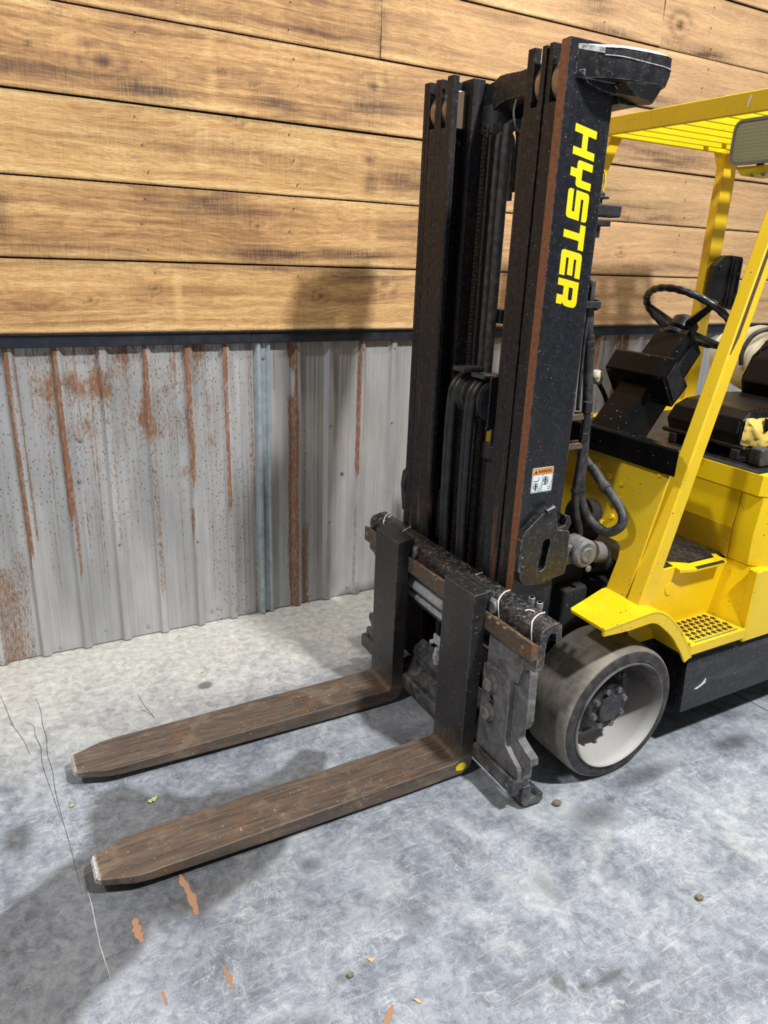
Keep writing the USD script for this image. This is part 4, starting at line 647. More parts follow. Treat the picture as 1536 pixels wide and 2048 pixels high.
ring_ = lambda cx, cz, r, w: Point(*onmast([(cx, cz)])[0]).buffer(r).difference(Point(*onmast([(cx, cz)])[0]).buffer(r - w))
pic = unary_union([line([(0.045, 0.002), (0.045, 0.062)], 0.0008), line([(0.003, 0.0625), (0.0855, 0.0625)], 0.0009), line([(0.003, 0.0025), (0.0855, 0.0025), (0.0855, 0.083), (0.003, 0.083), (0.003, 0.0025)], 0.0007), man_icon(0.0185, 0.020), ring_(0.0175, 0.0235, 0.0105, 0.0011), line([(0.0085, 0.040), (0.027, 0.040), (0.029, 0.052)], 0.0015), ring_(0.0345, 0.010, 0.0055, 0.001), line([(0.037, 0.017), (0.044, 0.034)], 0.0009), man_icon(0.0575, 0.040), ring_(0.0575, 0.043, 0.010, 0.0011), line([(0.050, 0.0265), (0.066, 0.0265), (0.067, 0.038)], 0.0016), line([(0.070, 0.030), (0.072, 0.050)], 0.0008), ring_(0.0755, 0.0135, 0.0055, 0.001), line([(0.078, 0.021), (0.084, 0.036)], 0.0009)])
add(wb, 'label_symbol', prism(pic, 'y', 1.7400, 1.7408), 'label_print', False)

# --- front wheels
def wheel(name_label, far=False):
    W = part(fk, 'front_wheel', name_label); xc, zc, R_ = 1.84, 0.2595, 0.2595; yf = 1.492; mr = (lambda m: mirror(m)) if far else (lambda m: m)
    P = (xc, yf, zc)
    add(W, 'tyre', mr(lathe([(0.2075, 0.014), (0.2595 - 0.016, 0.0025), (0.2595 - 0.007, 0.006), (0.2595 - 0.0015, 0.016), (0.2595, 0.035), (0.2595, 0.185), (0.2585, 0.207), (0.252, 0.217), (0.2075, 0.220)], P, 'y', 120)), 'tyre_tread', 40, label='smooth dusty tread')
    add(W, 'tyre_sidewall', mr(lathe([(0.205, 0.006), (0.212, -0.0005), (0.222, 0.001), (0.226, -0.001), (0.240, -0.0005), (0.2475, 0.0035), (0.250, 0.010), (0.205, 0.012)], P, 'y', 120)), 'tyre_side', 40, label='cracked black sidewall ring')
    add(W, 'rim', mr(lathe([(0.2085, -0.004), (0.2045, -0.007), (0.2005, -0.005), (0.1985, 0.004), (0.1945, 0.010), (0.188, 0.060), (0.184, 0.135), (0.174, 0.150), (0.09, 0.154), (0.09, 0.165), (0.19, 0.165), (0.2085, 0.140)], P, 'y', 120)), 'rim_dusty', 40, label='pale dusty rim barrel')
    add(W, 'wheel_disc', mr(lathe([(0.07, 0.142), (0.162, 0.146), (0.172, 0.152), (0.07, 0.158)], P, 'y', 72)), 'hub_paint', 40)
    add(W, 'hub', mr(lathe([(0.0, 0.060), (0.090, 0.060), (0.096, 0.066), (0.099, 0.082), (0.106, 0.118), (0.118, 0.143), (0.118, 0.150), (0.0, 0.150)], P, 'y', 72)), 'hub_paint', 40, label='dark hub')
    add(W, 'hub_cap', mr(cat(lathe([(0.0, 0.040), (0.046, 0.041), (0.053, 0.046), (0.055, 0.062), (0.0, 0.062)], P, 'y', 56), cyl((xc, yf + 0.041, zc), (xc, yf + 0.0385, zc), 0.0035, 10))), 'hub_paint', 40, label='domed dark hub cap')
    for k in range(8):
        a = 2 * math.pi * (k + 0.35) / 8; x, z = xc + 0.074 * math.cos(a), zc + 0.074 * math.sin(a)
        add(W, 'hub_bolt', mr(cat(hexbolt((x, yf + 0.060, z), (0, -1, 0), 0.0115, 0.015), cyl((x, yf + 0.062, z), (x, yf + 0.057, z), 0.0135, 16))), 'wheel_nut', 30)
    for k in range(5):
        a = math.radians(28 + 72 * k); x, z = xc + 0.142 * math.cos(a), zc + 0.142 * math.sin(a)
        add(W, 'wheel_nut', mr(cat(hexbolt((x, yf + 0.146, z), (0, -1, 0), 0.0185, 0.022), cyl((x, yf + 0.128, z), (x, yf + 0.112, z), 0.010, 12, 0.002))), 'wheel_nut', 30)
wheel('near front wheel with a worn solid tyre'); wheel('far front wheel behind the mast', True)
for ya, yb in ((1.56, 1.74), (2.484, 2.664)):
    add(fk, 'rear_wheel', lathe([(0.10, 0.03), (0.15, 0.03), (0.16, 0), (0.215, 0), (0.225, 0.01), (0.225, 0.17), (0.215, 0.18), (0.10, 0.18)], (3.55, ya, 0.225), 'y', 64), 'tyre_tread', 40)
# --- chassis and body
skirt = [(1.492, 0.170), (1.488, 0.36), (1.492, 0.385), (1.506, 0.402), (1.53, 0.410), (1.66, 0.412), (1.66, 0.170)]
def skirtm(): 
    m = prism(skirt, 'x', 2.165, 3.30); v = m.vertices.copy(); f = v[:, 0] < 2.2; v[f, 0] += np.where(v[f, 2] > 0.38, 0.012, np.where(v[f, 2] < 0.2, 0.006, -0.012)) + (v[f, 1] - 1.49) * 0.10; return trimesh.Trimesh(v, m.faces, process=False)
add(fk, 'frame_skirt', skirtm(), 'skirt_black', 30, label='black frame side skirt behind the front wheel'); add(fk, 'frame_skirt', mirror(skirtm()), 'skirt_black', 30)
add(fk, 'paint_scrape', prism([(2.224, 0.262), (2.262, 0.275), (2.280, 0.296), (2.284, 0.288), (2.278, 0.281), (2.286, 0.277), (2.262, 0.266), (2.240, 0.258)], 'y', 1.4875, 1.489), 'white_mark', False, label='white paint scrape on the skirt')
add(fk, 'counterweight', cat(rbox(3.28, 3.98, 1.50, 2.724, 0.16, 0.80, 0.05, 3), rbox(3.30, 4.05, 1.53, 2.694, 0.74, 1.02, 0.05, 3)), 'skirt_black', 30)
def strip(path, w0, w1, th):
    P = np.array(path, float); t = np.gradient(P, axis=0); t /= np.linalg.norm(t, axis=1, keepdims=True); nrm = np.stack([-t[:, 1], t[:, 0]], 1)
    return prism(np.vstack([P, (P - nrm * th)[::-1]]), 'y', w0, w1)
fpath = smoothpath([(1.664, 0.655, 0), (1.75, 0.661, 0), (1.83, 0.668, 0), (1.90, 0.670, 0), (1.955, 0.648, 0), (2.00, 0.613, 0), (2.04, 0.575, 0), (2.072, 0.535, 0), (2.105, 0.487, 0), (2.133, 0.436, 0)], 6)[:, :2]
def fenderm():
    pl = [(1.664, 1.476), (1.668, 1.470), (2.14, 1.470), (2.14, 1.625), (1.90, 1.68), (1.86, 1.68), (1.672, 1.632), (1.664, 1.622)]
    top_ = unman(man(strip(fpath, 1.46, 1.70, 0.010)) ^ man(prism(pl, 'z', 0, 2)))
    lipw = np.interp(np.linspace(0, 1, len(fpath)), [0, 0.15, 0.5, 0.8, 1], [0.026, 0.040, 0.046, 0.042, 0.034])
    P = fpath; t = np.gradient(P, axis=0); t /= np.linalg.norm(t, axis=1, keepdims=True); nrm = np.stack([-t[:, 1], t[:, 0]], 1)
    lip_ = prism(np.vstack([P + nrm * 0.001, (P - nrm * lipw[:, None])[::-1]]), 'y', 1.466, 1.476)
    return cat(top_, lip_, tube([(x, 1.471, z - 0.003) for x, z in P[::3]], 0.0065, 8, 3))
add(fk, 'fender', fenderm(), 'yellow_paint', 30, label='bright yellow front fender with scratches'); add(fk, 'fender', mirror(fenderm()), 'yellow_paint', 30)
# step
st = part(fk, 'step', 'yellow step with a star-punched grip plate')
def star(x, y, r): return Polygon([(x + (r if k % 2 == 0 else r * 0.42) * math.cos(math.pi * k / 5 + 0.3), y + (r if k % 2 == 0 else r * 0.42) * math.sin(math.pi * k / 5 + 0.3)) for k in range(10)])
stars = [(2.165 + 0.030 * i + (0.012 if j % 2 else 0) + 0.10 * (1.60 - (1.505 + 0.026 * j)), 1.505 + 0.026 * j) for i in range(8) for j in range(5)]
plate = Polygon([(2.142, 1.480), (2.428, 1.480), (2.408, 1.632), (2.142, 1.632)])
tread = plate.buffer(-0.012)
add(st, 'step_plate', prism(plate.difference(unary_union([star(x, y, 0.0105) for x, y in stars if plate.buffer(-0.02).contains(Point(x, y))])), 'z', 0.472, 0.480), 'yellow_dusty', False)
for x, y in stars:
    if plate.buffer(-0.02).contains(Point(x, y)): add(st, 'grip_star', prism(star(x, y, 0.0125).difference(star(x, y, 0.0095)), 'z', 0.4795, 0.4835), 'grip_brown', False)
add(st, 'step_lip', box(2.128, 2.436, 1.470, 1.482, 0.436, 0.4815, 0.004), 'yellow_paint', False)
add(st, 'step_lip', box(2.16, 2.40, 1.4815, 1.4855, 0.4805, 0.4835, 0.001), 'bolt_steel', False, label='worn bare metal edge')
add(st, 'step_pan', box(2.13, 2.43, 1.49, 1.70, 0.415, 0.430), 'underbody', False)
bw = [(2.00, 0.43), (2.412, 0.43), (2.470, 0.700), (2.44, 0.712), (2.30, 0.706), (2.18, 0.716), (2.00, 0.716), (1.93, 0.68), (1.93, 0.60)]
add(fk, 'step_back_panel', prism(bw, 'y', 1.632, 1.645), 'yellow_paint', False)
add(fk, 'plug_disc', cyl((2.166, 1.634, 0.630), (2.166, 1.629, 0.630), 0.027, 28, 0.002), 'yellow_paint', 40, label='round yellow blanking plug')
add(fk, 'step_end_panel', hull([(2.412, 1.640, 0.43), (2.470, 1.640, 0.705), (2.440, 1.480, 0.43), (2.486, 1.480, 0.705), (2.46, 1.64, 0.43), (2.50, 1.64, 0.705), (2.46, 1.48, 0.43), (2.50, 1.48, 0.705)]), 'yellow_paint', False)
def onend(y, z, d=-0.0015): return (2.440 + 0.1673 * (z - 0.43) - (0.175 - 0.27 * (z - 0.43)) * (y - 1.48) + d, y, z)
wp = [(1.4815, 0.50), (1.492, 0.515), (1.500, 0.56), (1.497, 0.62), (1.505, 0.672), (1.520, 0.694), (1.4815, 0.697)]
add(fk, 'worn_edge', hull([onend(y, z, k) for y, z in wp for k in (-0.0018, 0.002)]), 'tread_black', False, label='paint worn off the panel edge')
add(fk, 'side_panel', box(2.445, 3.30, 1.478, 1.52, 0.412, 0.712, 0.006), 'yellow_paint', False); add(fk, 'side_panel', mirror(box(2.13, 3.30, 1.478, 1.52, 0.412, 0.712, 0.006)), 'yellow_paint', False)
add(fk, 'floor_plate', box(2.02, 2.48, 1.655, 2.56, 0.700, 0.712), 'tread_black', False, label='black diamond tread floor plate')
dm = []
for i in range(24):
    for j in range(40):
        x, y = 2.06 + 0.0175 * i, 1.668 + 0.0215 * j; s_ = 1 if (i + j) % 2 else -1
        dm.append(hull([(x - 0.007, y - 0.004 * s_, 0.7115), (x + 0.007, y + 0.004 * s_, 0.7115), (x - 0.002 * s_, y + 0.003, 0.7115), (x + 0.002 * s_, y - 0.003, 0.7115), (x, y, 0.7145)]))
add(fk, 'tread_diamonds', cat(*dm), 'tread_black', False, kind='stuff')
add(fk, 'floor_edge', prism([(2.17, 1.606), (2.23, 1.590), (2.413, 1.590), (2.44, 1.66), (2.42, 1.668), (2.402, 1.640), (2.26, 1.640), (2.19, 1.690)], 'z', 0.704, 0.7155), 'yellow_paint', False, label='bent yellow floor edge')
add(fk, 'edge_wear', prism([(2.245, 1.589), (2.40, 1.589), (2.408, 1.605), (2.25, 1.605)], 'z', 0.7145, 0.7165), 'tread_black', False, label='black worn strip on the floor edge')
# hood: front panels, ledge, top
def quad(y0, y1, x0, z0, x1, z1, th=0.02): return hull([(x0, y0, z0), (x0, y1, z0), (x1, y0, z1), (x1, y1, z1), (x0 + th, y0, z0), (x0 + th, y1, z0), (x1 + th, y0, z1), (x1 + th, y1, z1)])
add(fk, 'hood_panel', cat(quad(1.632, 2.60, 2.468, 0.708, 2.462, 0.832), quad(1.632, 2.60, 2.462, 0.832, 2.476, 0.976)), 'yellow_paint', 30, label='yellow lower hood panel facing the footwell')
add(fk, 'hood_panel', hull([(2.470, 1.629, 0.708), (2.462, 1.629, 0.832), (2.478, 1.629, 0.976), (2.472, 1.545, 0.708), (2.466, 1.545, 0.832), (2.484, 1.545, 0.976), (2.53, 1.485, 0.708), (2.53, 1.485, 0.832), (2.545, 1.490, 0.976), (2.6, 1.629, 0.708), (2.6, 1.629, 0.976), (2.6, 1.485, 0.708), (2.6, 1.49, 0.976)]), 'yellow_paint', 30, label='yellow hood corner panel')
add(fk, 'hood_band', hull([(2.470, 1.56, 0.979), (2.470, 2.60, 0.979), (2.476, 1.56, 1.056), (2.476, 2.60, 1.056), (2.535, 1.49, 0.979), (2.540, 1.492, 1.056), (3.28, 1.49, 0.979), (3.28, 1.492, 1.056), (3.28, 2.73, 0.979), (3.28, 2.73, 1.05), (2.535, 2.66, 0.979), (2.535, 2.66, 1.05)]), 'yellow_paint', False, label='yellow upper hood band')
add(fk, 'hood_side', cat(box(2.56, 3.28, 1.487, 1.52, 0.712, 0.979), box(2.56, 3.28, 2.704, 2.737, 0.712, 0.979)), 'yellow_paint', False) if False else None
add(fk, 'hood_side_panel', box(2.56, 3.28, 1.487, 1.52, 0.712, 0.979), 'yellow_paint', False); add(fk, 'hood_side_panel', box(2.56, 3.28, 2.704, 2.737, 0.712, 0.979), 'yellow_paint', False)
add(fk, 'seat_deck', hull([(2.482, 1.585, 1.056), (2.482, 2.56, 1.056), (2.50, 1.60, 1.066), (2.50, 2.55, 1.066), (3.2, 1.585, 1.056), (3.2, 2.56, 1.056), (3.2, 1.6, 1.066), (3.2, 2.55, 1.066)]), 'black_plastic', False)
add(fk, 'seat_rail', cat(box(2.56, 3.0, 1.72, 1.76, 1.066, 1.105, 0.004), box(2.56, 3.0, 2.02, 2.06, 1.066, 1.105, 0.004), box(2.52, 2.60, 1.63, 1.70, 1.066, 1.125, 0.008)), 'dark_metal', False) if False else None
for y in (1.74, 2.04): add(fk, 'seat_rail', box(2.54, 3.0, y - 0.02, y + 0.02, 1.066, 1.108, 0.004), 'dark_metal', False)
add(fk, 'belt_buckle', rbox(2.53, 2.60, 1.615, 1.675, 1.066, 1.135, 0.012, 3), 'hub_paint', 40)
# seat
se = part(fk, 'seat', 'black vinyl operator seat with a torn corner')
cu = hull([(x, y, z) for x, y, z in [(2.552, 1.735, 1.118), (2.552, 2.075, 1.118), (2.540, 1.735, 1.165), (2.540, 2.085, 1.165), (2.558, 1.745, 1.222), (2.558, 2.07, 1.222), (2.60, 1.755, 1.252), (2.60, 2.05, 1.252), (2.80, 1.74, 1.262), (2.80, 2.07, 1.262), (3.02, 1.70, 1.245), (3.02, 2.11, 1.245), (3.02, 1.69, 1.12), (3.02, 2.12, 1.12), (2.70, 1.695, 1.118), (2.70, 1.69, 1.20), (2.70, 2.115, 1.118), (2.70, 2.12, 1.20)]])
cu = cu.subdivide_to_size(0.03) if hasattr(cu, 'subdivide_to_size') else cu; cu.merge_vertices(); trimesh.smoothing.filter_taubin(cu, 0.5, 0.53, 12)
add(se, 'cushion', cu, 'vinyl', True, label='black vinyl cushion')
add(se, 'cushion_base', box(2.545, 3.02, 1.705, 2.105, 1.104, 1.124, 0.006), 'black_plastic', False)
fo = hull([(2.552, 1.732, 1.125), (2.556, 1.728, 1.228), (2.63, 1.690, 1.238), (2.72, 1.665, 1.215), (2.74, 1.655, 1.13), (2.60, 1.672, 1.128), (2.575, 1.690, 1.19), (2.65, 1.665, 1.19)]); fo = fo.subdivide_to_size(0.012); v = fo.vertices; fo.vertices = v + (meshkit.fbm(v * 45, 3, 2)[:, None] - 0.5) * 0.014
add(se, 'torn_foam', fo, 'foam', True, label='yellow foam showing through the torn cover')
add(se, 'torn_flap', hull([(2.60, 1.682, 1.236), (2.64, 1.668, 1.232), (2.612, 1.668, 1.192), (2.600, 1.676, 1.186), (2.61, 1.690, 1.236), (2.606, 1.674, 1.184)]), 'vinyl', False)
bkp = []
for y, o in ((1.705, 0.03), (1.76, 0.0), (1.90, -0.006), (2.04, 0.0), (2.10, 0.03)):
    for x, z in ((3.05, 1.215), (3.02, 1.30), (3.07, 1.40), (3.16, 1.50), (3.22, 1.545), (3.27, 1.54), (3.25, 1.45), (3.19, 1.22)): bkp.append((x + o * (1 if x < 3.0 else -0.6), y, z - (0.02 if o else 0) * (z > 1.45)))
bk_ = hull(bkp).subdivide_to_size(0.04); bk_.merge_vertices(); trimesh.smoothing.filter_taubin(bk_, 0.5, 0.53, 14)
add(se, 'backrest', bk_, 'vinyl', True, label='glossy black backrest')
# cowl: slanted front panel, black cap, bolts
CX = lambda z: 1.88 + 0.265 * (z - 0.67)
def oncowl(P, d): return [(CX(z) + d, y, z) for y, z in P]
cw = [(1.586, 0.662), (1.678, 0.672), (1.676, 0.725), (1.673, 0.785), (1.680, 0.822), (1.705, 0.835), (1.76, 0.836), (2.47, 0.836), (2.54, 0.80), (2.55, 0.672), (2.645, 0.66), (2.645, 1.108), (1.586, 1.108)]
pm = prism(cw, 'x', 0, 0.012); v = pm.vertices.copy(); v[:, 0] += CX(v[:, 2]); add(fk, 'cowl', trimesh.Trimesh(v, pm.faces, process=False), 'yellow_dusty', False, label='yellow cowl panel with bolts behind the mast')
for y, z, r_ in ((1.898, 1.058, .013), (1.829, 1.037, .010), (1.762, 1.026, .010), (1.619, 1.096, .007), (1.757, 0.907, .009), (1.80, 0.871, .011), (1.75, 0.978, .007), (1.865, 0.887, .008), (2.34, 1.05, .010), (2.42, 1.03, .010)):
    add(fk, 'cowl_bolt', cat(hexbolt((CX(z) + 0.001, y, z), (-1, 0, 0.26), r_ * 1.15, 0.010), cyl((CX(z) + 0.002, y, z), (CX(z) - 0.003, y, z + 0.001), r_ * 1.35, 18)), 'yellow_paint', 30)
cap_ = [(1.975, 1.112), (1.972, 1.195), (1.978, 1.202), (2.018, 1.202), (2.022, 1.112)]
cpm = prism(cap_, 'y', 1.546, 2.678); v = cpm.vertices.copy(); k_ = np.clip((v[:, 0] - 1.972) / 0.05, 0, 1) * 0.056; v[:, 1] += np.where(v[:, 1] < 2.1, k_, -k_); add(fk, 'cowl_cap', trimesh.Trimesh(v, cpm.faces, process=False), 'black_gloss', 30, label='glossy black cap along the top of the cowl')
add(fk, 'dash_floor', cat(hull([(2.02, 1.60, 1.165), (2.02, 2.62, 1.165), (2.20, 1.70, 1.115), (2.20, 2.62, 1.115), (2.02, 1.60, 1.15), (2.20, 1.70, 1.10), (2.02, 2.62, 1.15), (2.2, 2.62, 1.10)])), 'black_plastic', False)
# steering column, dash box, wheel
co = part(fk, 'steering_column', 'black steering column leaning back towards the seat')
ya, yb = 1.845, 1.978
add(co, 'column', hull([(x, y, z) for y in (ya, yb) for x, z in ((1.996, 1.196), (2.276, 1.538), (2.30, 1.552))] + [(x, y, z) for y in (ya - 0.012, yb + 0.012) for x, z in ((2.02, 1.185), (2.296, 1.522), (2.335, 1.505), (2.36, 1.47), (2.12, 1.14))]), 'black_gloss', False)
add(co, 'side_cover', hull([(x, y, z) for y in (ya - 0.013, ya - 0.018) for x, z in ((2.17, 1.345), (2.298, 1.500), (2.345, 1.468), (2.215, 1.305))]), 'black_plastic', False)
add(co, 'switch_button', rbox(2.24, 2.275, ya - 0.022, ya - 0.012, 1.385, 1.432, 0.004, 3), 'black_plastic', 40)
add(co, 'dash_box', hull([(x, y, z) for y in (1.768, 2.042) for x, z in ((2.150, 1.466), (2.142, 1.462), (2.102, 1.402), (2.101, 1.395), (2.166, 1.294), (2.172, 1.292), (2.232, 1.358), (2.236, 1.364))]), 'black_gloss', False, label='black box across the steering column')
add(co, 'box_cover', hull([(x, y, z) for y in (1.769, 1.7635) for x, z in ((2.156, 1.452), (2.118, 1.398), (2.172, 1.312), (2.224, 1.362))]), 'black_plastic', False)
sw = part(fk, 'steering_wheel', 'black three-spoke steering wheel with a finger-grip rim')
th = 0.632; e1 = np.array([math.cos(th), 0, -math.sin(th)]); e2 = np.array([0, 1.0, 0]); e3 = np.array([math.sin(th), 0, math.cos(th)]); c0 = np.array([2.373, 1.92, 1.591])
rimP = [c0 + 0.177 * (math.cos(a) * e1 + math.sin(a) * e2) for a in np.linspace(0, 2 * np.pi, 144, endpoint=False)]
add(sw, 'rim', tube(rimP, [0.0128 + 0.0011 * math.sin(a * 26) for a in np.linspace(0, 2 * np.pi, 144, endpoint=False)], 14, None, True), 'black_plastic', True)
for a in np.radians((108, 238, 345)):
    d = math.cos(a) * e1 + math.sin(a) * e2; s_ = np.cross(e3, d)
    add(sw, 'spoke', hull([c0 - e3 * 0.045 + d * 0.03 + s_ * w + e3 * h_ for w in (-0.016, 0.016) for h_ in (-0.008, 0.008)] + [c0 + d * 0.172 + s_ * w + e3 * h_ for w in (-0.011, 0.011) for h_ in (-0.006, 0.006)]), 'black_plastic', False)
add(sw, 'hub', cat(cyl(c0 - e3 * 0.075, c0 - e3 * 0.010, 0.052, 32, 0.014, 0.050), cyl(c0 - e3 * 0.13, c0 - e3 * 0.07, 0.032, 24), cyl(c0 - e3 * 0.10 , c0 - e3 * 0.075, 0.055, 28, 0.006)), 'black_plastic', 40)
lv = part(fk, 'direction_lever', 'lever with a pale worn grip beside the steering column')
add(lv, 'lever_arm', tube([(2.15, 2.05, 1.235), (2.143, 2.065, 1.28), (2.118, 2.078, 1.325)], 0.009, 10), 'chain_steel', 40)
kn = trimesh.creation.icosphere(3, 1.0); v = kn.vertices * [0.024, 0.022, 0.033]; v += (meshkit.fbm(v * 70, 3, 1)[:, None] - 0.5) * 0.008; v = v @ np.array([[0.88, 0, 0.47], [0, 1, 0], [-0.47, 0, 0.88]]) + [2.103, 2.08, 1.353]
add(lv, 'lever_grip', trimesh.Trimesh(v, kn.faces, process=False), 'pale_grip', True, label='pale crumpled grip')
# --- overhead guard
og = part(fk, 'overhead_guard', 'yellow overhead guard with a slatted roof')
def legm():
    P = lambda z: np.array([1.878 + 0.391 * (z - 0.675), 1.520 + 0.0935 * (z - 0.675), z])
    pts = []
    for z in (0.655, 2.29):
        p = P(z); k = 1.0 if z < 1 else 0.9; a, b = 0.062 * k, 0.056 * k
        for dx, dy in ((0, 0.006), (0.006, 0), (a - 0.006, 0), (a, 0.006), (a, b), (0, b)): pts.append(p + [dx, dy, 0])
    return hull(pts)
add(og, 'front_leg', legm(), 'yellow_dusty', False, label='near yellow front leg leaning back'); fl_ = mirror(legm()); fl_.vertices[:, 1] += 0.075 * np.clip((fl_.vertices[:, 2] - 0.675) / 1.6, 0, 1); add(og, 'front_leg', fl_, 'yellow_dusty', False)
def grip():
    pts = []
    for z in (1.50, 1.555, 2.22):
        p = np.array([1.878 + 0.391 * (z - 0.675), 1.520 + 0.0935 * (z - 0.675), z]); w = 0.002 if z == 1.50 else 0.015
        pts += [p + [0.004, 0.0008, 0], p + [0.004 + w, -0.0008, 0], p + [0.004, -0.0012, 0], p + [0.004 + w, 0.0012, 0]]
    return hull(pts)
add(og, 'grip_strip', grip(), 'grip_brown', False, label='dark brown anti-slip strip on the near leg')
rl = hull([(x, y, z) for x in (3.18, 3.265) for y in (2.522, 2.566) for z in (1.02, 2.285)]); add(og, 'rear_leg', rl, 'yellow_dusty', False, label='far yellow rear leg'); add(og, 'rear_leg', mirror(rl), 'yellow_dusty', False)
gus = hull([(x, y, z) for y in (2.524, 2.560) for x, z in ((3.14, 2.275), (3.28, 2.275), (3.265, 2.20), (3.18, 2.20))]); add(og, 'gusset', gus, 'yellow_paint', False)
ft = hull([(x, y, z) for y in (2.50, 2.60) for x, z in ((3.10, 1.0), (3.40, 1.0), (3.27, 1.10), (3.17, 1.12))]); add(og, 'leg_foot', ft, 'yellow_paint', False); add(og, 'leg_foot', mirror(ft), 'yellow_paint', False)
zr0, zr1 = 2.276, 2.338
add(og, 'front_beam', box(2.435, 2.452, 1.655, 2.569, zr0, zr1 + 0.006, 0.003), 'yellow_dusty', False, label='yellow front beam of the roof'); add(og, 'rear_beam', box(3.36, 3.38, 1.655, 2.569, zr0, zr1, 0.003), 'yellow_dusty', False)
for y in (1.658, 2.548): add(og, 'side_beam', box(2.452, 3.36, y, y + 0.018, zr0, zr1, 0.003), 'yellow_paint', False)
for k in range(8): add(og, 'roof_slat', box(2.452, 3.36, 1.762 + 0.0985 * k, 1.770 + 0.0985 * k, zr0, zr1 - 0.003, 0.001), 'yellow_paint', False)
for x in (3.04, 3.20): add(og, 'cross_bar', box(x, x + 0.03, 1.676, 2.548, zr1 - 0.02, zr1 - 0.004), 'yellow_dusty', False)
add(og, 'paint_scuff', hull([(2.4342, 1.880 + a, z) for a, z in ((0, 2.296), (0.006, 2.292), (-0.005, 2.318), (-0.011, 2.330), (-0.003, 2.332), (0.003, 2.316))] + [(2.4352, 1.88, 2.31)]), 'white_mark', False, label='white paint scuff on the front beam')
# headlight
hl = part(fk, 'headlight', 'square ribbed work light on the near front leg')
def light_shell(x0, x1, y0, y1, z0, z1): 
    q = rounded(sbox(y0, z0, y1, z1), 0.028); m = prism(q, 'x', 0, 1); v = m.vertices.copy(); f = v[:, 0] > 0.5; cy, cz = (y0 + y1) / 2, (z0 + z1) / 2
    v[f, 1] = cy + (v[f, 1] - cy) * 0.72; v[f, 2] = cz + (v[f, 2] - cz) * 0.72; v[:, 0] = np.where(f, x1, x0); return trimesh.Trimesh(v, m.faces, process=False)
ly0, ly1, lz0, lz1 = 1.592, 1.774, 2.088, 2.222
add(hl, 'lamp_housing', light_shell(2.262, 2.345, ly0, ly1, lz0, lz1), 'lamp_grey', 30)
rimq = rounded(sbox(ly0, lz0, ly1, lz1), 0.028); add(hl, 'lamp_bezel', prism(rimq.difference(rimq.buffer(-0.0085)), 'x', 2.248, 2.264), 'lamp_grey', 30)
add(hl, 'lamp_lens', prism(rimq.buffer(-0.0075), 'x', 2.252, 2.260), 'lamp_lens', False, label='ribbed clear lens')
add(hl, 'lamp_bracket', cat(hull([(2.262, 1.640, 2.083), (2.262, 1.752, 2.083), (2.29, 1.62, 2.060), (2.275, 1.735, 2.058), (2.33, 1.62, 2.083), (2.34, 1.74, 2.083), (2.37, 1.64, 2.055), (2.36, 1.72, 2.055)]), cyl((2.30, 1.69, 2.08), (2.30, 1.69, 2.10), 0.012, 12)), 'yellow_dusty', False)
for y in (1.70, 1.66): add(hl, 'bracket_bolt', hexbolt((2.285, y, 2.063), (-0.5, 0, -0.8), 0.008, 0.008), 'bolt_steel', 30)
# black moulded panel on the far rear leg
ap = part(fk, 'console_panel', 'black moulded panel on the far rear leg')
add(ap, 'panel_body', prism([(3.176, 1.635), (3.178, 1.780), (3.245, 1.828), (3.288, 1.830), (3.372, 1.825), (3.380, 1.812), (3.384, 1.582), (3.376, 1.572), (3.30, 1.585), (3.285, 1.607)], 'y', 2.478, 2.506), 'black_plastic', False)
for x0, x1, z0, z1 in ((3.318, 3.366, 1.750, 1.812), (3.318, 3.366, 1.640, 1.744), (3.318, 3.366, 1.588, 1.634)): add(ap, 'panel_frame', prism(sbox(x0, z0, x1, z1).difference(sbox(x0 + 0.004, z0 + 0.004, x1 - 0.004, z1 - 0.004)), 'y', 2.472, 2.479), 'black_plastic', False)
add(ap, 'panel_ridge', box(3.290, 3.300, 2.466, 2.480, 1.60, 1.826, 0.002), 'black_plastic', False)
add(ap, 'panel_button', cyl((3.222, 2.479, 1.772), (3.222, 2.472, 1.772), 0.012, 18, 0.002), 'black_plastic', 40)
# --- hoses at the rear of the mast
def hose(P, r_, name='hydraulic_hose', n=8): add(fk, name, tube(P, r_, 14, n), 'rubber_hose', True)
hose([(1.742, 1.802, 1.72), (1.744, 1.80, 1.66), (1.752, 1.80, 1.60), (1.763, 1.80, 1.52)], 0.013)
hose([(1.763, 1.80, 1.52), (1.770, 1.80, 1.464), (1.786, 1.80, 1.353), (1.797, 1.80, 1.257), (1.804, 1.80, 1.154), (1.806, 1.798, 1.05), (1.822, 1.796, 0.968), (1.846, 1.765, 0.906), (1.852, 1.693, 0.884), (1.860, 1.643, 0.918), (1.870, 1.644, 0.957), (1.878, 1.688, 0.993), (1.890, 1.775, 1.036), (1.896, 1.813, 1.053), (1.908, 1.87, 1.078), (1.93, 1.94, 1.10), (1.965, 2.0, 1.118)], 0.0165)
hose([(1.768, 1.775, 1.235), (1.775, 1.780, 1.12), (1.776, 1.785, 1.02), (1.790, 1.788, 0.94), (1.82, 1.79, 0.87), (1.835, 1.79, 0.80)], 0.014)
hose([(1.735, 1.79, 1.70), (1.742, 1.80, 1.5), (1.760, 1.81, 1.3)], 0.006)
add(fk, 'hose_fitting', cat(cyl((1.760, 1.80, 1.548), (1.766, 1.80, 1.498), 0.017, 14), cyl((1.762, 1.80, 1.530), (1.764, 1.80, 1.515), 0.020, 6), cyl((1.766, 1.80, 1.506), (1.768, 1.80, 1.49), 0.019, 6)), 'dark_metal', 30)
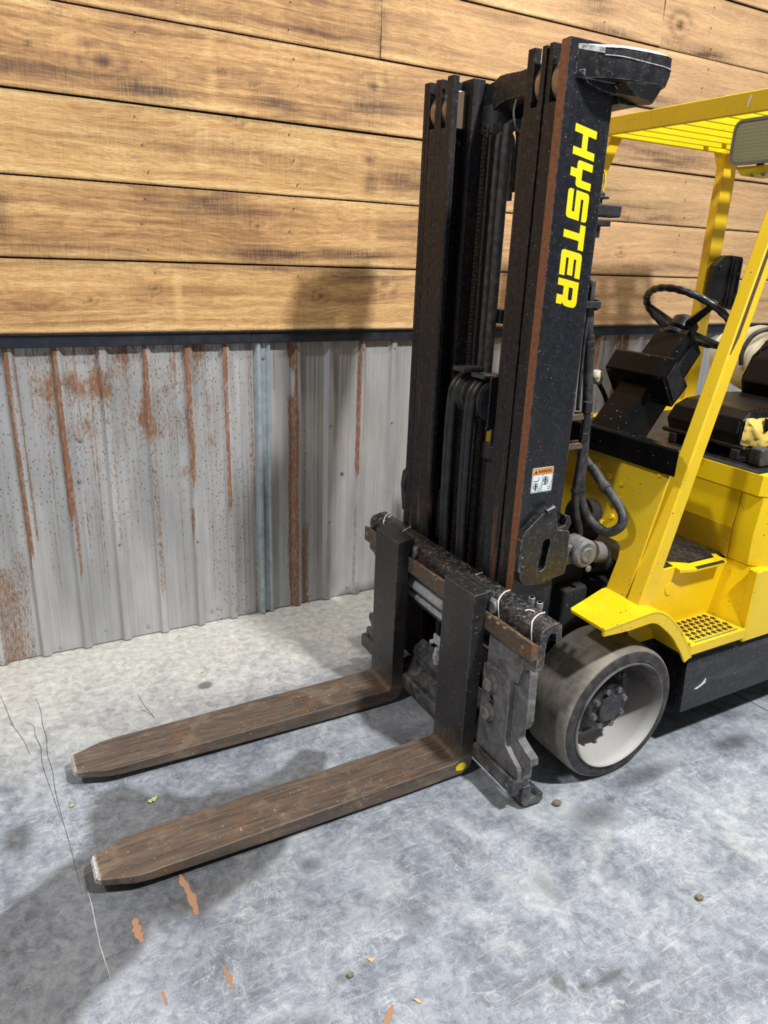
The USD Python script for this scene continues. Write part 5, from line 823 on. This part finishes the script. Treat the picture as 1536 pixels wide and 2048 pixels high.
add(fk, 'hose_fitting', cat(cyl((1.886, 1.755, 1.026), (1.905, 1.85, 1.072), 0.0185, 16, 0.002), cyl((1.884, 1.742, 1.020), (1.888, 1.768, 1.032), 0.0215, 16, 0.003)), 'rubber_hose', 40)
for z, x in ((1.645, 1.745), (1.285, 1.775), (1.185, 1.765)):
    add(fk, 'hose_clamp', cat(box(1.676, x + 0.018, 1.768, 1.776, z - 0.011, z + 0.011, 0.002), box(x - 0.02, x + 0.028, 1.776, 1.822, z - 0.007, z + 0.007, 0.003), hexbolt((x + 0.018, 1.79, z + 0.006), (0, 0, 1), 0.008, 0.010), hexbolt((x + 0.018, 1.79, z - 0.006), (0, 0, -1), 0.008, 0.012)), 'rail_rust' if z < 1.5 else 'dark_metal', False)
add(fk, 'hose_union', cat(cyl((1.762, 1.77, 1.335), (1.764, 1.77, 1.30), 0.017, 6), cyl((1.764, 1.77, 1.31), (1.767, 1.775, 1.20), 0.013, 14), cyl((1.766, 1.772, 1.23), (1.767, 1.775, 1.20), 0.016, 6)), 'dark_metal', 30)
add(fk, 'hose_tie', cat(*[lathe([(0.0155, -0.005), (0.018, -0.005), (0.018, 0.005), (0.0155, 0.005)], (x, y, 1.02), 'z', 20) for x, y in ((1.809, 1.797), (1.776, 1.785))]), 'rubber_hose', 40)
vb = [(box(1.676, 1.700, 1.775, 1.80, 1.955, 2.02, 0.002)), box(1.69, 1.75, 1.78, 1.83, 1.955, 1.962, 0.001), rbox(1.70, 1.805, 1.775, 1.825, 1.905, 1.94, 0.006, 3), box(1.676, 1.765, 1.775, 1.82, 1.878, 1.895, 0.002), cyl((1.725, 1.80, 1.94), (1.725, 1.80, 1.975), 0.012, 14), cyl((1.725, 1.80, 1.955), (1.725, 1.80, 1.972), 0.018, 14, 0.002), cyl((1.73, 1.80, 1.845), (1.73, 1.80, 1.88), 0.013, 6), box(1.676, 1.696, 1.775, 1.80, 1.83, 1.88, 0.002)]
add(fk, 'limit_switch', cat(*vb), 'dark_metal', 30, label='black roller switch on the rear edge of the mast')
add(fk, 'switch_wire', tube([(1.722, 1.80, 2.035), (1.735, 1.80, 2.03), (1.742, 1.80, 2.00), (1.735, 1.80, 1.965)], 0.0025, 8), 'letter_yellow', True, label='thin yellow wire loop')

# ------------------------------------------------------------------ gas tank behind the seat (strapped on: a thing of its own)
tk = part(fk, 'gas_tank', 'cream steel gas cylinder strapped behind the seat')
tx, tz, tr_ = 3.46, 1.345, 0.165
prof = [(0.0, -0.36), (0.06, -0.355), (0.115, -0.335), (0.150, -0.30), (0.165, -0.25), (0.165, 0.25), (0.150, 0.30), (0.115, 0.335), (0.06, 0.355), (0.0, 0.36)]
add(tk, 'tank_body', lathe(prof, (tx, 2.12, tz), 'y', 64), 'tank_cream', 40)
col_ = trimesh.util.concatenate([prism(Polygon([(tx + r_ * math.cos(a), tz + r_ * math.sin(a)) for a in np.radians(np.arange(20, 341, 8)) for r_ in (0.118,)] + [(tx + 0.112 * math.cos(a), tz + 0.112 * math.sin(a)) for a in np.radians(np.arange(340, 19, -8))]), 'y', 2.43, 2.54)])
add(tk, 'tank_collar', col_, 'tank_cream', 30)
add(tk, 'tank_valve', cat(cyl((tx, 2.47, tz), (tx, 2.53, tz), 0.03, 20, 0.004), cyl((tx - 0.05, 2.50, tz + 0.03), (tx + 0.01, 2.50, tz), 0.012, 12)), 'bolt_steel', 30)
add(tk, 'tank_cradle', cat(box(tx - 0.15, tx + 0.15, 1.93, 2.31, 1.02, 1.20, 0.01)), 'black_plastic', False)
gh = part(fk, 'gas_hose', 'thin black gas hose with a grey fitting')
add(gh, 'hose_line', tube([(3.27, 2.30, 1.33), (3.255, 2.295, 1.39), (3.27, 2.28, 1.455), (3.30, 2.26, 1.49), (3.345, 2.24, 1.505)], 0.011, 12), 'rubber_hose', True)
add(gh, 'hose_end', cat(cyl((3.335, 2.243, 1.502), (3.43, 2.20, 1.528), 0.013, 14, 0.002), cyl((3.36, 2.232, 1.508), (3.375, 2.225, 1.513), 0.016, 14, 0.002)), 'bolt_steel', 40)

# ------------------------------------------------------------------ small litter on the floor
def leaf(name, pts, h, base, label, cat_, mat, group=None):
    t_ = thing(name, (*base, 0), label, cat_, group); q = Polygon([(base[0] + x, base[1] + y) for x, y in pts]); m = prism(q, 'z', 0.0004, 0.0018); m = m.subdivide_to_size(0.006); v = m.vertices
    v[:, 2] += h * meshkit.fbm(np.c_[v[:, :2] * 70, 0 * v[:, 0]], 2, 3); add(t_, 'blade', trimesh.Trimesh(v, m.faces, process=False), mat, False); return t_
leaf('leaf_scrap', [(-0.016, -0.004), (-0.012, 0.006), (-0.004, 0.004), (0.0, 0.013), (0.010, 0.012), (0.020, 0.014), (0.014, 0.004), (0.006, -0.010), (-0.002, -0.005), (-0.006, -0.012)], 0.006, (0.328, 2.089), 'torn pale green leaf scrap between the two forks', 'leaf', 'leaf_green')
leaf('leaf_scrap', [(-0.009, -0.006), (-0.002, -0.002), (0.003, 0.008), (0.008, 0.002), (0.010, -0.006), (0.0, -0.008)], 0.004, (0.083, 2.183), 'small green leaf scrap left of the near fork tip', 'leaf', 'leaf_green')
leaf('leaf_scrap', [(-0.010, -0.003), (0.0, 0.006), (0.009, 0.004), (0.004, -0.005)], 0.003, (0.695, 2.80), 'tiny green leaf scrap near the wall beyond the far fork', 'leaf', 'leaf_green')
leaf('paint_chip', [(-0.011, 0.008), (0.010, -0.006), (-0.004, -0.010)], 0.002, (0.715, 1.236), 'triangular peach paint chip on the open floor right of the near fork tip', 'paint chip', 'peach_chip')
leaf('paint_chip', [(-0.008, 0.010), (0.004, 0.004), (0.007, -0.009), (0.0, -0.006)], 0.002, (0.7645, 1.08), 'slim peach paint chip at the bottom centre of the photo', 'paint chip', 'peach_chip')
leaf('paint_chip', [(-0.010, 0.0), (-0.003, 0.008), (0.008, 0.005), (0.006, -0.005), (-0.004, -0.007)], 0.002, (0.60, 1.945), 'round orange paint chip lying beside the inner edge of the near fork', 'paint chip', 'peach_chip')
def clump(base, s, seed, label):
    t_ = thing('dirt_clump', (*base, 0), label, 'dirt clump'); m = trimesh.creation.icosphere(3, 1.0); v = m.vertices * [s, s * 0.75, s * 0.5]; v *= 0.7 + 0.6 * meshkit.fbm(v / s * 2.6 + seed, 3, seed)[:, None]; v[:, 2] -= v[:, 2].min() + 0.001; v += [base[0], base[1], 0]
    add(t_, 'lump', trimesh.Trimesh(v, m.faces, process=False), 'dirt_clump', False)
clump((1.56, 1.462), 0.017, 1, 'brown dirt clump on the floor beside the lower hook of the carriage')
clump((1.677, 0.968), 0.013, 4, 'small dirt clump on the open floor at the right of the photo')
clump((0.644, 1.218), 0.010, 6, 'tiny dirt clump left of the triangular paint chip')
